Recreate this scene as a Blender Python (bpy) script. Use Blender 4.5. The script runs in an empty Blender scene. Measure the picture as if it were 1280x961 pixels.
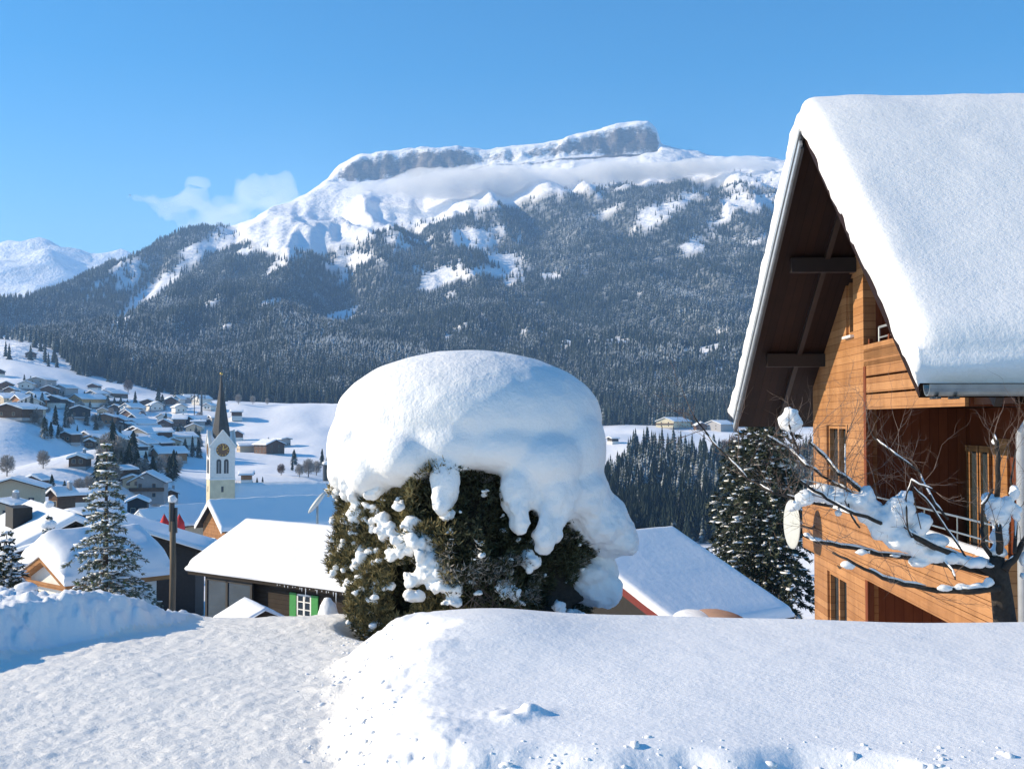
import bpy, bmesh, math, random
import numpy as np
from mathutils import Vector, Matrix, noise as mnoise
random.seed(7)
rng = np.random.default_rng(11)
sc = bpy.context.scene
R = math.radians
# ------------------------------------------------------------------ camera, light, exposure
F = 1422.0
PITCH = math.atan(44.5 / F)
cam_d = bpy.data.cameras.new('camera')
cam = bpy.data.objects.new('camera', cam_d)
sc.collection.objects.link(cam)
cam_d.sensor_width = 36.0
cam_d.lens = F / 1280 * 36
cam_d.clip_start = 0.1
cam_d.clip_end = 40000
cam.location = (0, 0, 0)
cam.rotation_euler = (math.pi / 2 + PITCH, 0, 0)
sc.camera = cam
SUN_EL = R(23)
SUN_AZ = R(273)           # compass style: 0 = +Y, 90 = +X
world = bpy.data.worlds.new('World')
sc.world = world
world.use_nodes = True
wn = world.node_tree
bg = wn.nodes['Background']
sky = wn.nodes.new('ShaderNodeTexSky')
sky.sky_type = 'NISHITA'
sky.sun_disc = False
sky.sun_elevation = SUN_EL
sky.sun_rotation = SUN_AZ
sky.altitude = 1200
sky.air_density = 1.15
sky.dust_density = 0.0
sky.ozone_density = 2.0
hs = wn.nodes.new('ShaderNodeHueSaturation')
hs.inputs['Saturation'].default_value = 1.6
hs.inputs['Hue'].default_value = 0.5
wn.links.new(sky.outputs[0], hs.inputs['Color'])
wn.links.new(hs.outputs[0], bg.inputs[0])
bg.inputs[1].default_value = 0.10
sl = bpy.data.lights.new('sun', 'SUN')
sl.energy = 5.0
sl.angle = R(0.53)
sl.color = (1.0, 0.84, 0.61)
so = bpy.data.objects.new('sun', sl)
sc.collection.objects.link(so)
sdir = Vector((math.sin(SUN_AZ) * math.cos(SUN_EL), math.cos(SUN_AZ) * math.cos(SUN_EL), math.sin(SUN_EL)))
so.rotation_euler = sdir.to_track_quat('Z', 'Y').to_euler()
so.location = (-40, 0, 60)
sc.view_settings.view_transform = 'Standard'
sc.view_settings.look = 'None'
sc.view_settings.exposure = 0.86
sc.view_settings.gamma = 1
sc.view_settings.use_curve_mapping = False
sc.cycles.use_denoising = True
sc.cycles.max_bounces = 6
sc.cycles.diffuse_bounces = 3
sc.cycles.volume_bounces = 3
sc.cycles.transparent_max_bounces = 8
HAZE_DENSITY = 1.1e-4

# ------------------------------------------------------------------ helpers
CP, SP = math.cos(PITCH), math.sin(PITCH)
def at(px, py, Y):
    """a point at depth Y seen at photo pixel (px, py)"""
    dx = (px - 640) / F
    uy = (480.5 - py) / F
    r = Vector((dx, CP - uy * SP, SP + uy * CP))
    return r * (Y / r.y)
def proj(X, Y, Z):
    d = Y * CP + Z * SP
    u = -Y * SP + Z * CP
    return 640 + F * X / d, 480.5 - F * u / d

def _hash(ix, iy, iz, seed):
    h = (ix.astype(np.int64) * 374761393 + iy.astype(np.int64) * 668265263 + iz.astype(np.int64) * 2147483647 + seed * 974711) & 0xffffffff
    h = ((h ^ (h >> 13)) * 1274126177) & 0xffffffff
    h = (h ^ (h >> 16)) & 0xffffffff
    return h / 4294967295.0
def vnoise(x, y, z=None, seed=0):
    x = np.asarray(x, float); y = np.asarray(y, float)
    z = np.zeros_like(x) if z is None else np.asarray(z, float)
    ix, iy, iz = np.floor(x), np.floor(y), np.floor(z)
    fx, fy, fz = x - ix, y - iy, z - iz
    fx, fy, fz = [f * f * f * (f * (f * 6 - 15) + 10) for f in (fx, fy, fz)]
    out = 0
    for a in (0, 1):
        for b in (0, 1):
            for c in (0, 1):
                w = (fx if a else 1 - fx) * (fy if b else 1 - fy) * (fz if c else 1 - fz)
                out = out + w * _hash(ix + a, iy + b, iz + c, seed)
    return out * 2 - 1
def fbm(x, y, z=None, oct=4, seed=0, gain=0.5):
    s, a, f = 0, 1, 1
    for o in range(oct):
        s = s + a * vnoise(np.asarray(x) * f, np.asarray(y) * f, None if z is None else np.asarray(z) * f, seed + o * 17)
        a *= gain; f *= 2.03
    return s
def smooth(x, a, b):
    t = np.clip((np.asarray(x, float) - a) / (b - a), 0, 1)
    return t * t * (3 - 2 * t)

COL = sc.collection
def link_mesh(name, verts, faces, mat, parent=None, smooth_=False, mats=None, midx=None):
    me = bpy.data.meshes.new(name)
    if isinstance(verts, np.ndarray) and isinstance(faces, np.ndarray):
        nv, nf, k = len(verts), len(faces), faces.shape[1]
        me.vertices.add(nv); me.vertices.foreach_set('co', verts.astype(np.float32).ravel())
        me.loops.add(nf * k); me.loops.foreach_set('vertex_index', faces.astype(np.int32).ravel())
        me.polygons.add(nf); me.polygons.foreach_set('loop_start', np.arange(0, nf * k, k, dtype=np.int32))
        me.update(calc_edges=True)
    else:
        me.from_pydata([tuple(v) for v in verts], [], [tuple(int(i) for i in f) for f in faces])
        me.update()
    if mats:
        for m in mats: me.materials.append(m)
        if midx is not None: me.polygons.foreach_set('material_index', np.asarray(midx, np.int32))
    else:
        me.materials.append(mat)
    if smooth_:
        me.polygons.foreach_set('use_smooth', np.ones(len(me.polygons), bool))
    o = bpy.data.objects.new(name, me)
    COL.objects.link(o)
    if parent is not None: o.parent = parent
    return o

class MB:
    def __init__(s): s.v = []; s.f = []
    def add(s, vs, fs):
        n = len(s.v); s.v += [tuple(v) for v in vs]; s.f += [tuple(i + n for i in f) for f in fs]
        return s
    def box(s, x0, x1, y0, y1, z0, z1, M=None):
        vs = [Vector((x, y, z)) for z in (z0, z1) for y in (y0, y1) for x in (x0, x1)]
        if M is not None: vs = [M @ v for v in vs]
        return s.add(vs, [(0, 2, 3, 1), (4, 5, 7, 6), (0, 1, 5, 4), (2, 6, 7, 3), (0, 4, 6, 2), (1, 3, 7, 5)])
    def beam(s, a, b, w, h, up=Vector((0, 0, 1))):
        a, b = Vector(a), Vector(b); d = (b - a).normalized()
        r = d.cross(up).normalized() * w / 2; u = r.cross(d).normalized() * h / 2
        vs = [p + i * r + j * u for p in (a, b) for i, j in ((-1, -1), (1, -1), (1, 1), (-1, 1))]
        return s.add(vs, [(0, 1, 2, 3), (7, 6, 5, 4), (0, 4, 5, 1), (1, 5, 6, 2), (2, 6, 7, 3), (3, 7, 4, 0)])
    def prism(s, poly, y0, y1):
        n = len(poly)
        vs = [(x, y0, z) for x, z in poly] + [(x, y1, z) for x, z in poly]
        fs = [tuple(range(n - 1, -1, -1))[::-1], tuple(range(n, 2 * n))[::-1]]
        fs += [(i, i + n, (i + 1) % n + n, (i + 1) % n) for i in range(n)]
        return s.add(vs, fs)
    def tube(s, pts, rad, n=6, cap=True):
        pts = [Vector(p) for p in pts]
        if not hasattr(rad, '__len__'): rad = [rad] * len(pts)
        vs = []; prev = None
        for i, p in enumerate(pts):
            d = (pts[min(i + 1, len(pts) - 1)] - pts[max(i - 1, 0)])
            if d.length < 1e-9: d = Vector((0, 0, 1))
            d.normalize()
            ref = prev if prev is not None else (Vector((1, 0, 0)) if abs(d.x) < .9 else Vector((0, 1, 0)))
            a = (ref - d * ref.dot(d))
            if a.length < 1e-6: a = d.orthogonal()
            a.normalize(); prev = a; b = d.cross(a)
            vs += [p + (a * math.cos(2 * math.pi * k / n) + b * math.sin(2 * math.pi * k / n)) * rad[i] for k in range(n)]
        fs = [(i * n + k, i * n + (k + 1) % n, (i + 1) * n + (k + 1) % n, (i + 1) * n + k) for i in range(len(pts) - 1) for k in range(n)]
        if cap: fs += [tuple(range(n))[::-1], tuple(range((len(pts) - 1) * n, len(pts) * n))]
        return s.add(vs, fs)
    def build(s, name, mat, parent=None, smooth_=False):
        return link_mesh(name, s.v, s.f, mat, parent, smooth_)

def tag(o, label=None, cat=None, group=None, kind=None):
    if label: o['label'] = label
    if cat: o['category'] = cat
    if group: o['group'] = group
    if kind: o['kind'] = kind
    return o
def empty(name, loc, rz, label, cat, group=None):
    o = bpy.data.objects.new(name, None); COL.objects.link(o)
    o.location = loc; o.rotation_euler = (0, 0, rz); o.empty_display_size = .3
    return tag(o, label, cat, group)

# ------------------------------------------------------------------ materials
def new_mat(name):
    m = bpy.data.materials.new(name); m.use_nodes = True
    nt = m.node_tree; b = nt.nodes['Principled BSDF']
    return m, nt, b
def N(nt, t, **kw):
    n = nt.nodes.new(t)
    for k, v in kw.items():
        if hasattr(n, k): setattr(n, k, v)
        else: n.inputs[k].default_value = v
    return n
def ramp(nt, fac, stops):
    r = nt.nodes.new('ShaderNodeValToRGB'); nt.links.new(fac, r.inputs[0])
    while len(r.color_ramp.elements) < len(stops): r.color_ramp.elements.new(.5)
    for e, (p, c) in zip(r.color_ramp.elements, stops):
        e.position = p; e.color = (*c, 1) if len(c) == 3 else c
    return r.outputs[0]
def coords(nt, which='Object'):
    return nt.nodes.new('ShaderNodeTexCoord').outputs[which]
def noise_tex(nt, vec, scale, detail=4, rough=.55):
    n = nt.nodes.new('ShaderNodeTexNoise'); n.inputs['Scale'].default_value = scale
    n.inputs['Detail'].default_value = detail; n.inputs['Roughness'].default_value = rough
    nt.links.new(vec, n.inputs['Vector']); return n.outputs[0]
def bump(nt, b, h, dist, strength=1.0, chain=None):
    n = nt.nodes.new('ShaderNodeBump'); n.inputs['Distance'].default_value = dist
    n.inputs['Strength'].default_value = strength
    nt.links.new(h, n.inputs['Height'])
    if chain: nt.links.new(chain, n.inputs['Normal'])
    nt.links.new(n.outputs[0], b.inputs['Normal']); return n.outputs[0]
def plain(name, col, rough=.7, var=.15, scale=8, metal=0, bumpd=0):
    m, nt, b = new_mat(name)
    c = coords(nt); f = noise_tex(nt, c, scale, 5)
    d = [max(0, x * (1 - var)) for x in col]; l = [min(1, x * (1 + var)) for x in col]
    nt.links.new(ramp(nt, f, [(.3, d), (.7, l)]), b.inputs['Base Color'])
    b.inputs['Roughness'].default_value = rough; b.inputs['Metallic'].default_value = metal
    if bumpd: bump(nt, b, f, bumpd)
    return m
def snow_mat(name, s1, d1, s2, d2, col=(.86, .87, .89), sss=0):
    m, nt, b = new_mat(name); c = coords(nt)
    n1 = noise_tex(nt, c, s1, 3, .5); n2 = noise_tex(nt, c, s2, 4, .7)
    b1 = bump(nt, b, n1, d1); bump(nt, b, n2, d2, 1, b1)
    nt.links.new(ramp(nt, n2, [(.25, [x * .97 for x in col]), (.75, col)]), b.inputs['Base Color'])
    b.inputs['Roughness'].default_value = .6; b.inputs['Specular IOR Level'].default_value = .25
    if sss:
        b.inputs['Subsurface Weight'].default_value = sss
        b.inputs['Subsurface Radius'].default_value = (.06, .08, .1)
        b.inputs['Subsurface Scale'].default_value = 1
    return m
M = {}
M['snow'] = snow_mat('powder_snow', 5, .012, 40, .004)
M['snow_soft'] = snow_mat('soft_snow', 3, .015, 60, .003)
M['snow_cap'] = snow_mat('wind_grained_snow', 6, .02, 30, .010)
M['snow_roof'] = snow_mat('roof_snow', 7, .01, 22, .009)
M['snow_road'] = snow_mat('packed_snow', 14, .010, 55, .007, (.88, .855, .81))
M['snow_far'] = snow_mat('distant_snow', .3, .3, 2, .05)
def wood(name, a, b_, board=.14, axis='Z', gap=.05, rough=.6):
    m, nt, b = new_mat(name); c = coords(nt)
    sp = nt.nodes.new('ShaderNodeSeparateXYZ'); nt.links.new(c, sp.inputs[0])
    d = N(nt, 'ShaderNodeMath', operation='DIVIDE'); nt.links.new(sp.outputs[axis], d.inputs[0]); d.inputs[1].default_value = board
    fl = N(nt, 'ShaderNodeMath', operation='FLOOR'); nt.links.new(d.outputs[0], fl.inputs[0])
    fr = N(nt, 'ShaderNodeMath', operation='FRACT'); nt.links.new(d.outputs[0], fr.inputs[0])
    wn_ = nt.nodes.new('ShaderNodeTexWhiteNoise'); wn_.noise_dimensions = '1D'; nt.links.new(fl.outputs[0], wn_.inputs['W'])
    mp = nt.nodes.new('ShaderNodeMapping'); nt.links.new(c, mp.inputs[0])
    mp.inputs['Scale'].default_value = (1.2, 1.2, 26) if axis == 'Z' else (26, 1.2, 1.2)
    g = noise_tex(nt, mp.outputs[0], 1.5, 6, .6)
    mix = N(nt, 'ShaderNodeMath', operation='MULTIPLY_ADD'); nt.links.new(wn_.outputs[0], mix.inputs[0]); mix.inputs[1].default_value = .45
    g2 = N(nt, 'ShaderNodeMath', operation='MULTIPLY'); nt.links.new(g, g2.inputs[0]); g2.inputs[1].default_value = .6
    nt.links.new(g2.outputs[0], mix.inputs[2])
    col = ramp(nt, mix.outputs[0], [(.1, a), (.85, b_)])
    gp = N(nt, 'ShaderNodeMath', operation='GREATER_THAN'); nt.links.new(fr.outputs[0], gp.inputs[0]); gp.inputs[1].default_value = gap
    mx = nt.nodes.new('ShaderNodeMix'); mx.data_type = 'RGBA'
    nt.links.new(gp.outputs[0], mx.inputs[0]); mx.inputs[6].default_value = (a[0] * .55, a[1] * .5, a[2] * .5, 1)
    mp2 = nt.nodes.new('ShaderNodeMapping'); nt.links.new(c, mp2.inputs[0]); mp2.inputs['Scale'].default_value = (.9, .9, .35)
    stn = ramp(nt, noise_tex(nt, mp2.outputs[0], 2.2, 6, .65), [(.3, (.68, .66, .66)), (.6, (1, 1, 1))])
    ml = nt.nodes.new('ShaderNodeMix'); ml.data_type = 'RGBA'; ml.blend_type = 'MULTIPLY'; ml.inputs[0].default_value = 1
    nt.links.new(col, ml.inputs[6]); nt.links.new(stn, ml.inputs[7])
    nt.links.new(ml.outputs[2], mx.inputs[7]); nt.links.new(mx.outputs[2], b.inputs['Base Color'])
    b.inputs['Roughness'].default_value = rough; b.inputs['Specular IOR Level'].default_value = .12
    sm = N(nt, 'ShaderNodeMath', operation='MULTIPLY_ADD'); nt.links.new(gp.outputs[0], sm.inputs[0]); sm.inputs[1].default_value = 1.0; nt.links.new(g2.outputs[0], sm.inputs[2])
    bump(nt, b, sm.outputs[0], .008)
    return m
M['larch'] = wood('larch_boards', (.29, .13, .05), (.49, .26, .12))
M['larch_shaded'] = wood('shaded_brown_vertical_boards', (.13, .035, .015), (.2, .06, .025), .16, 'X')  # darker than larch: the loggia's shade is put into the board colour
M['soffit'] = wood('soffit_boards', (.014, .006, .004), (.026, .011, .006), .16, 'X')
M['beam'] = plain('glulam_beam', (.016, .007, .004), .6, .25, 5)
M['dark_wood'] = wood('old_dark_wood', (.018, .014, .011), (.05, .037, .027), .18)
M['brown_wood'] = wood('brown_wood', (.09, .05, .03), (.17, .1, .06), .2)
M['orange_wood'] = wood('orange_wood', (.28, .13, .05), (.42, .21, .09), .2)
M['tan'] = plain('tan_render', (.5, .41, .29), .9)
M['white_wall'] = plain('white_render', (.72, .7, .66), .9, .08, 2)
M['cream'] = plain('cream_render', (.62, .55, .38), .9, .14, .6)
M['ochre'] = plain('ochre_panel', (.52, .31, .12), .9, .2, 1)
M['grey_wall'] = plain('grey_render', (.36, .35, .35), .9, .1, 2)
M['glass'] = plain('window_glass', (.03, .04, .05), .12, .2, 1)
M['blue_glass'] = plain('porch_glass', (.03, .05, .07), .03, .2, 1)
M['frame_white'] = plain('white_paint', (.75, .75, .73), .5, .05)
M['black'] = plain('black_stain', (.013, .012, .012), .7, .3)
M['metal'] = plain('zinc_sheet', (.25, .29, .31), .35, .15, 6, .6)
M['metal_light'] = plain('galvanised_steel', (.5, .53, .55), .35, .12, 6, .5)
M['metal_dark'] = plain('dark_steel', (.06, .065, .07), .45, .15, 6, .4)
M['green'] = plain('green_shutter_paint', (.03, .25, .05), .5, .12, 9)
M['red'] = plain('red_barge_paint', (.17, .015, .01), .6, .15, 9)
M['red_cloth'] = plain('red_cloth', (.6, .03, .03), .8, .2, 9)
M['clock'] = plain('clock_brown', (.16, .08, .035), .6, .2, 1)
M['slate'] = plain('spire_shingle', (.03, .03, .032), .55, .4, 3)
M['gold'] = plain('gilt', (.6, .4, .12), .35, .1, 9, .7)
M['bark'] = plain('bark', (.07, .05, .04), .9, .4, 30, 0, .01)
M['bark_dark'] = plain('dark_bark', (.03, .024, .02), .9, .4, 30, 0, .01)
M['twig'] = plain('twig_bark', (.15, .105, .085), .8, .3, 30)
M['pole'] = wood('weathered_pole', (.16, .12, .08), (.27, .21, .15), .05, 'X')
M['needle'] = plain('spruce_needles', (.038, .05, .026), .7, .35, 4)
M['needle_light'] = plain('bright_green_needles', (.07, .13, .02), .7, .35, 4)  # brighter green sprays mixed into one side of a crown
M['needle_frost'] = plain('frosted_needles', (.15, .17, .12), .8, .45, 3)
M['thuja'] = plain('thuja_foliage', (.05, .056, .026), .75, .45, 7)
M['thuja_brown'] = plain('dry_thuja_foliage', (.25, .2, .085), .8, .5, 11)
M['frost'] = plain('frosted_twigs', (.34, .31, .28), .9, .3, 3)
M['dish'] = plain('dish_paint', (.5, .52, .5), .5, .06)
M['salmon'] = plain('tan_tarpaulin', (.5, .3, .2), .7, .12, 3)
M['ice'] = plain('ice', (.7, .75, .8), .1, .05)
def frosted_tree_mat(name, thr, dark=(.022, .032, .022), sc_=.12, snowc=(.62, .66, .7)):
    m, nt, b = new_mat(name)
    g = nt.nodes.new('ShaderNodeNewGeometry')
    sp = nt.nodes.new('ShaderNodeSeparateXYZ'); nt.links.new(g.outputs['Normal'], sp.inputs[0])
    n = noise_tex(nt, g.outputs['Position'], sc_, 5, .75)
    n2 = noise_tex(nt, g.outputs['Position'], .0045, 4, .65)
    a = N(nt, 'ShaderNodeMath', operation='MULTIPLY_ADD'); nt.links.new(n, a.inputs[0]); a.inputs[1].default_value = 1.3
    s2 = N(nt, 'ShaderNodeMath', operation='MULTIPLY'); nt.links.new(n2, s2.inputs[0]); s2.inputs[1].default_value = .95
    nt.links.new(s2.outputs[0], a.inputs[2])
    z = N(nt, 'ShaderNodeMath', operation='MULTIPLY_ADD'); nt.links.new(sp.outputs['Z'], z.inputs[0]); z.inputs[1].default_value = .45; nt.links.new(a.outputs[0], z.inputs[2])
    col = ramp(nt, z.outputs[0], [(0, dark), (1, dark)])
    mr = nt.nodes.new('ShaderNodeMapRange'); nt.links.new(z.outputs[0], mr.inputs[0])
    mr.inputs[1].default_value = thr; mr.inputs[2].default_value = thr + .35
    mx = nt.nodes.new('ShaderNodeMix'); mx.data_type = 'RGBA'
    nt.links.new(mr.outputs[0], mx.inputs[0]); mx.inputs[6].default_value = (*dark, 1); mx.inputs[7].default_value = (*snowc, 1)
    nt.links.new(mx.outputs[2], b.inputs['Base Color']); b.inputs['Roughness'].default_value = .9
    b.inputs['Specular IOR Level'].default_value = .1
    return m
M['gorge_tree'] = frosted_tree_mat('gorge_spruce', 1.40, (.026, .038, .03), .25, (.55, .58, .6))
M['far_tree'] = frosted_tree_mat('snow_frosted_spruce', 1.46, (.03, .042, .034), .05, (.5, .54, .58))
M['mid_tree'] = frosted_tree_mat('snow_frosted_spruce_near', 1.33, (.03, .042, .028), .6)
# ------------------------------------------------------------------ terrain beyond the road
YK = np.array([12, 20, 30, 40, 60, 90, 120, 200, 300, 450, 600, 750, 900, 1050, 1300, 1800, 2500, 3000, 3300, 3800, 4300, 4650, 5000, 5600, 7000], float)
# column pixel -> ground height in metres below/above the camera (first nine) then photo rows of the ground there
_c = {
 -900: ([-2.4, -4, -5, -5.8, -7, -8, -8, -4, 4], [500, 480, 470, 455, 440, 420, 395, 380, 330, 340, 350, 380, 400, 420, 430, 440]),
 -300: ([-2.4, -4, -5, -5.8, -7.6, -9.5, -10.5, -9, -6], [540, 520, 500, 478, 458, 435, 412, 400, 395, 396, 398, 380, 400, 420, 430, 440]),
 0:    ([-2.4, -4, -5.1, -6.4, -9.8, -12, -13.5, -15, -15.5], [545, 541, 517, 487, 458, 428, 405, 394, 392, 394, 385, 400, 410, 420, 430, 440]),
 130:  ([-2.4, -4, -5.1, -6.6, -10.2, -13, -15, -18, -19], [580, 553, 528, 503, 482, 450, 408, 362, 337, 346, 370, 390, 400, 415, 430, 440]),
 250:  ([-2.6, -4.6, -6.0, -7.4, -10.2, -13, -16.5, -24, -28], [603, 568, 540, 506, 500, 468, 420, 352, 318, 302, 292, 305, 330, 370, 400, 430]),
 340:  ([-2.6, -4.6, -6.0, -7.4, -10.2, -13, -16.5, -24, -28], [608, 572, 540, 507, 503, 470, 422, 356, 318, 300, 276, 268, 280, 310, 350, 390]),
 420:  ([-2.6, -4.6, -6.0, -7.4, -10.2, -13, -16.5, -24, -28], [615, 578, 545, 507, 505, 470, 425, 360, 322, 303, 272, 240, 221, 222, 250, 330]),
 520:  ([-2.6, -4.6, -6.0, -7.4, -10.2, -13, -16.5, -24, -28], [632, 595, 560, 525, 512, 475, 428, 362, 318, 297, 263, 232, 214, 214, 240, 330]),
 620:  ([-2.8, -5.4, -7.2, -8.8, -10.8, -13.8, -17.5, -28, -38], [645, 605, 568, 538, 520, 484, 432, 362, 312, 287, 252, 222, 205, 203, 240, 330]),
 740:  ([-2.8, -5.4, -7.2, -8.8, -10.8, -13.8, -17.5, -28, -38], [655, 610, 560, 538, 527, 492, 436, 360, 303, 275, 238, 210, 192, 188, 235, 330]),
 820:  ([-2.8, -5.4, -7.2, -8.8, -10.8, -13.8, -17.5, -28, -38], [655, 612, 562, 540, 527, 492, 436, 355, 292, 262, 226, 200, 188, 182, 225, 320]),
 880:  ([-2.8, -5.4, -7.2, -8.8, -10.8, -13.8, -17.5, -28, -38], [650, 608, 566, 545, 527, 492, 434, 350, 284, 254, 222, 207, 198, 196, 225, 320]),
 975:  ([-2.8, -5.4, -7.2, -8.8, -10.8, -13.8, -17.5, -28, -38], [640, 600, 560, 545, 525, 490, 430, 345, 280, 250, 222, 206, 201, 203, 225, 320]),
 1200: ([-2.8, -5.2, -6.6, -7.5, -9.5, -13, -17, -26, -30], [620, 580, 550, 530, 510, 475, 420, 340, 280, 255, 230, 220, 215, 215, 230, 320]),
 1900: ([-2.6, -4, -5, -6, -7, -9, -10, -10, -5], [540, 520, 500, 480, 460, 440, 400, 340, 300, 290, 280, 270, 260, 260, 270, 330]),
}
CX = np.array(sorted(_c), float)
ZK = np.zeros((len(CX), len(YK)))
for i, cx in enumerate(CX):
    a, b = _c[int(cx)]
    ZK[i, :9] = a
    for j, py in enumerate(b): ZK[i, 9 + j] = at(cx, py, YK[9 + j]).z
YR = np.unique(np.concatenate([np.geomspace(10.8, 4500, 330), np.linspace(4500, 4850, 60), np.linspace(4850, 7000, 24)]))
XC = np.unique(np.concatenate([np.linspace(-900, -100, 50), np.linspace(-100, 1050, 430), np.linspace(1050, 1900, 50)]))
def _hermite(xk, yk, x):
    """monotone cubic through the knots (rows of yk along axis 0)"""
    h = np.diff(xk); d = np.diff(yk, axis=0) / h.reshape(-1, *([1] * (yk.ndim - 1)))
    m = np.zeros_like(yk); m[0] = d[0]; m[-1] = d[-1]
    same = d[1:] * d[:-1] > 0
    m[1:-1] = np.where(same, 2 * d[1:] * d[:-1] / np.where(same, d[1:] + d[:-1], 1), 0)
    i = np.clip(np.searchsorted(xk, x) - 1, 0, len(xk) - 2)
    t = ((x - xk[i]) / h[i]).reshape(-1, *([1] * (yk.ndim - 1))); hh = h[i].reshape(t.shape)
    return yk[i] * (2 * t**3 - 3 * t**2 + 1) + hh * m[i] * (t**3 - 2 * t**2 + t) + yk[i + 1] * (-2 * t**3 + 3 * t**2) + hh * m[i + 1] * (t**3 - t**2)
_zr = _hermite(np.log(YK), ZK.T.copy(), np.log(YR))        # rows x columns
ZG = _hermite(CX, _zr.T.copy(), XC).T                       # rows(Y) x cols(x)
TX, TY = np.meshgrid(XC, YR)
GX = (TX - 640) / F * TY * 1.0
# relief
amp = np.interp(TY, [10, 60, 300, 900, 1300, 2500, 3800, 4400, 7000], [.05, .3, 2.0, 4.0, 8, 24, 30, 12, 14])
n1 = fbm(GX / 55, TY / 75, seed=3, oct=3); n2 = fbm(GX / 420 + TY / 1500, TY / 420, seed=9, oct=6, gain=.52)
rid = 1 - np.abs(fbm(GX / 330 + TY / 900, TY / 900, seed=21, oct=5))
w = smooth(TY, 700, 1500)
ZG = ZG + (1 - w) * n1 * amp * .6 + w * (n2 * amp * .85 + (rid - .7) * amp * .5 * smooth(TY, 2600, 3600)) - smooth(TY, 1300, 1900) * (1 - smooth(TY, 3700, 4300)) * 44 * (np.abs(fbm(GX / 230 + TY / 1500, TY / 1300, seed=88, oct=4)) - .35) * 1.4
def hump(px, py, Y, rx, ry, h, pw=1.5):
    global ZG
    X0 = (px - 640) / F * Y
    d = np.sqrt(((GX - X0) / rx) ** 2 + ((TY - Y) / ry) ** 2)
    ZG = ZG + h * np.exp(-d ** (2 * pw))
hump(40, 560, 440, 36, 60, 10); hump(95, 590, 330, 18, 40, 5); hump(-10, 520, 620, 46, 60, 13); hump(35, 470, 860, 44, 80, 14); hump(195, 590, 360, 22, 45, 7); hump(165, 545, 560, 30, 50, 8); hump(110, 515, 700, 26, 50, 8); hump(345, 590, 430, 30, 40, 5)
# alpine bowls and gullies above the trees
al = smooth(TY, 3500, 4000) * (1 - smooth(TY, 5000, 5600))
ZG = ZG + al * 16 * np.abs(fbm(GX / 190 - TY / 500, TY / 700, seed=33, oct=4))
# cliff band
cliff_h = np.interp(TX, [408, 424, 450, 520, 570, 600, 680, 740, 780, 812, 822, 828], [0, 42, 74, 84, 60, 36, 38, 56, 76, 84, 60, 0]) * (1 + .05 * fbm(TX / 14, TX * 0, seed=6, oct=3))
cy = 4680 + 12 * fbm(GX / 110, GX * 0, seed=5, oct=3)
step = smooth(TY, 0, 1) * 0 + np.clip((TY - cy) / 58 + .16 * fbm(GX / 40, TY / 16, seed=8, oct=4) * smooth(TY - cy, 0, 12) * (1 - smooth(TY - cy, 44, 58)), 0, 1)
ZG = ZG + cliff_h * step * (1 - smooth(TY, 5000, 5800)) - cliff_h * .45 * smooth(TY, 4300, 4660) * (1 - step)
step2 = np.clip((TY - (cy - 150)) / 12, 0, 1)
ZG = ZG + cliff_h * .16 * smooth(TX, 540, 600) * (step2 - smooth(TY, 4540, 4640))
PX, PY = proj(GX, TY, ZG)
# forest mask
treeline = np.interp(TX, [-900, 0, 200, 290, 330, 375, 430, 500, 600, 700, 800, 860, 975, 1900], [250, 250, 250, 288, 312, 318, 304, 285, 262, 243, 228, 224, 236, 240])
fn = fbm(GX / 90, TY / 140, seed=41, oct=4)
forest = smooth(PY - treeline + fn * 7, -2, 8)
forest *= smooth(TY, 950, 1120) * (1 - smooth(TY, 4400, 4600))
lower = np.interp(TX, [-900, -300, 0, 60, 100, 150, 200, 250, 300, 420], [380, 395, 418, 428, 468, 476, 486, 503, 510, 520])
forest *= np.where(TX < 430, 1 - smooth(PY + fn * 3, lower - 3, lower + 3), 1)
gorge = smooth(TX, 560, 640) * smooth(TY, 330, 380) * (1 - smooth(TY, 735, 755)) * (1 - smooth(TX, 1250, 1400))
gorge *= 1 - smooth(TY, np.interp(TX, [700, 760, 800, 830, 870, 900, 960], [640, 640, 740, 760, 735, 715, 700]), np.interp(TX, [700, 760, 800, 830, 870, 900, 960], [660, 660, 760, 780, 750, 730, 720]))
forest = np.maximum(forest, gorge)
def clearing(cx, cy_, rx, ry, slope=0, soft=.35, s=1):
    global forest
    d = np.sqrt(((TX - cx) / rx) ** 2 + ((PY - cy_ - slope * (TX - cx)) / ry) ** 2) + fn * .45
    forest = forest * (1 - s * (1 - smooth(d, 1 - soft, 1 + soft)) * (TY > 1050))
for c_ in [(262, 303, 26, 13, -.3), (238, 322, 20, 15, -.4), (196, 358, 30, 12, -.9), (165, 384, 26, 11, -.9), (215, 340, 20, 10, -.6), (350, 302, 24, 9, -.3), (305, 314, 14, 5, -.3),
           (300, 295, 30, 8, -.1), (448, 323, 28, 9, -.15), (580, 341, 52, 10, -.1), (592, 299, 34, 11, .1), (625, 322, 22, 8), (545, 352, 24, 7, -.3), (122, 355, 9, 3, -.3),
           (430, 392, 26, 8, -.2), (345, 378, 22, 7, -.3), (325, 455, 20, 4, .1), (283, 408, 8, 2), (725, 426, 17, 2.5), (780, 425, 22, 4), (872, 437, 30, 4, -.05), (900, 432, 14, 4),
           (868, 308, 18, 9, -.2), (905, 275, 30, 9, -.3), (820, 275, 22, 8, -.35), (760, 262, 30, 6, -.35), (850, 250, 40, 8, -.15), (935, 250, 34, 12, -.1), (945, 300, 26, 7, -.3),
           (690, 345, 12, 4), (800, 365, 10, 3), (470, 450, 9, 2), (600, 395, 14, 3), (655, 410, 9, 3)]:
    clearing(*c_)
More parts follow.
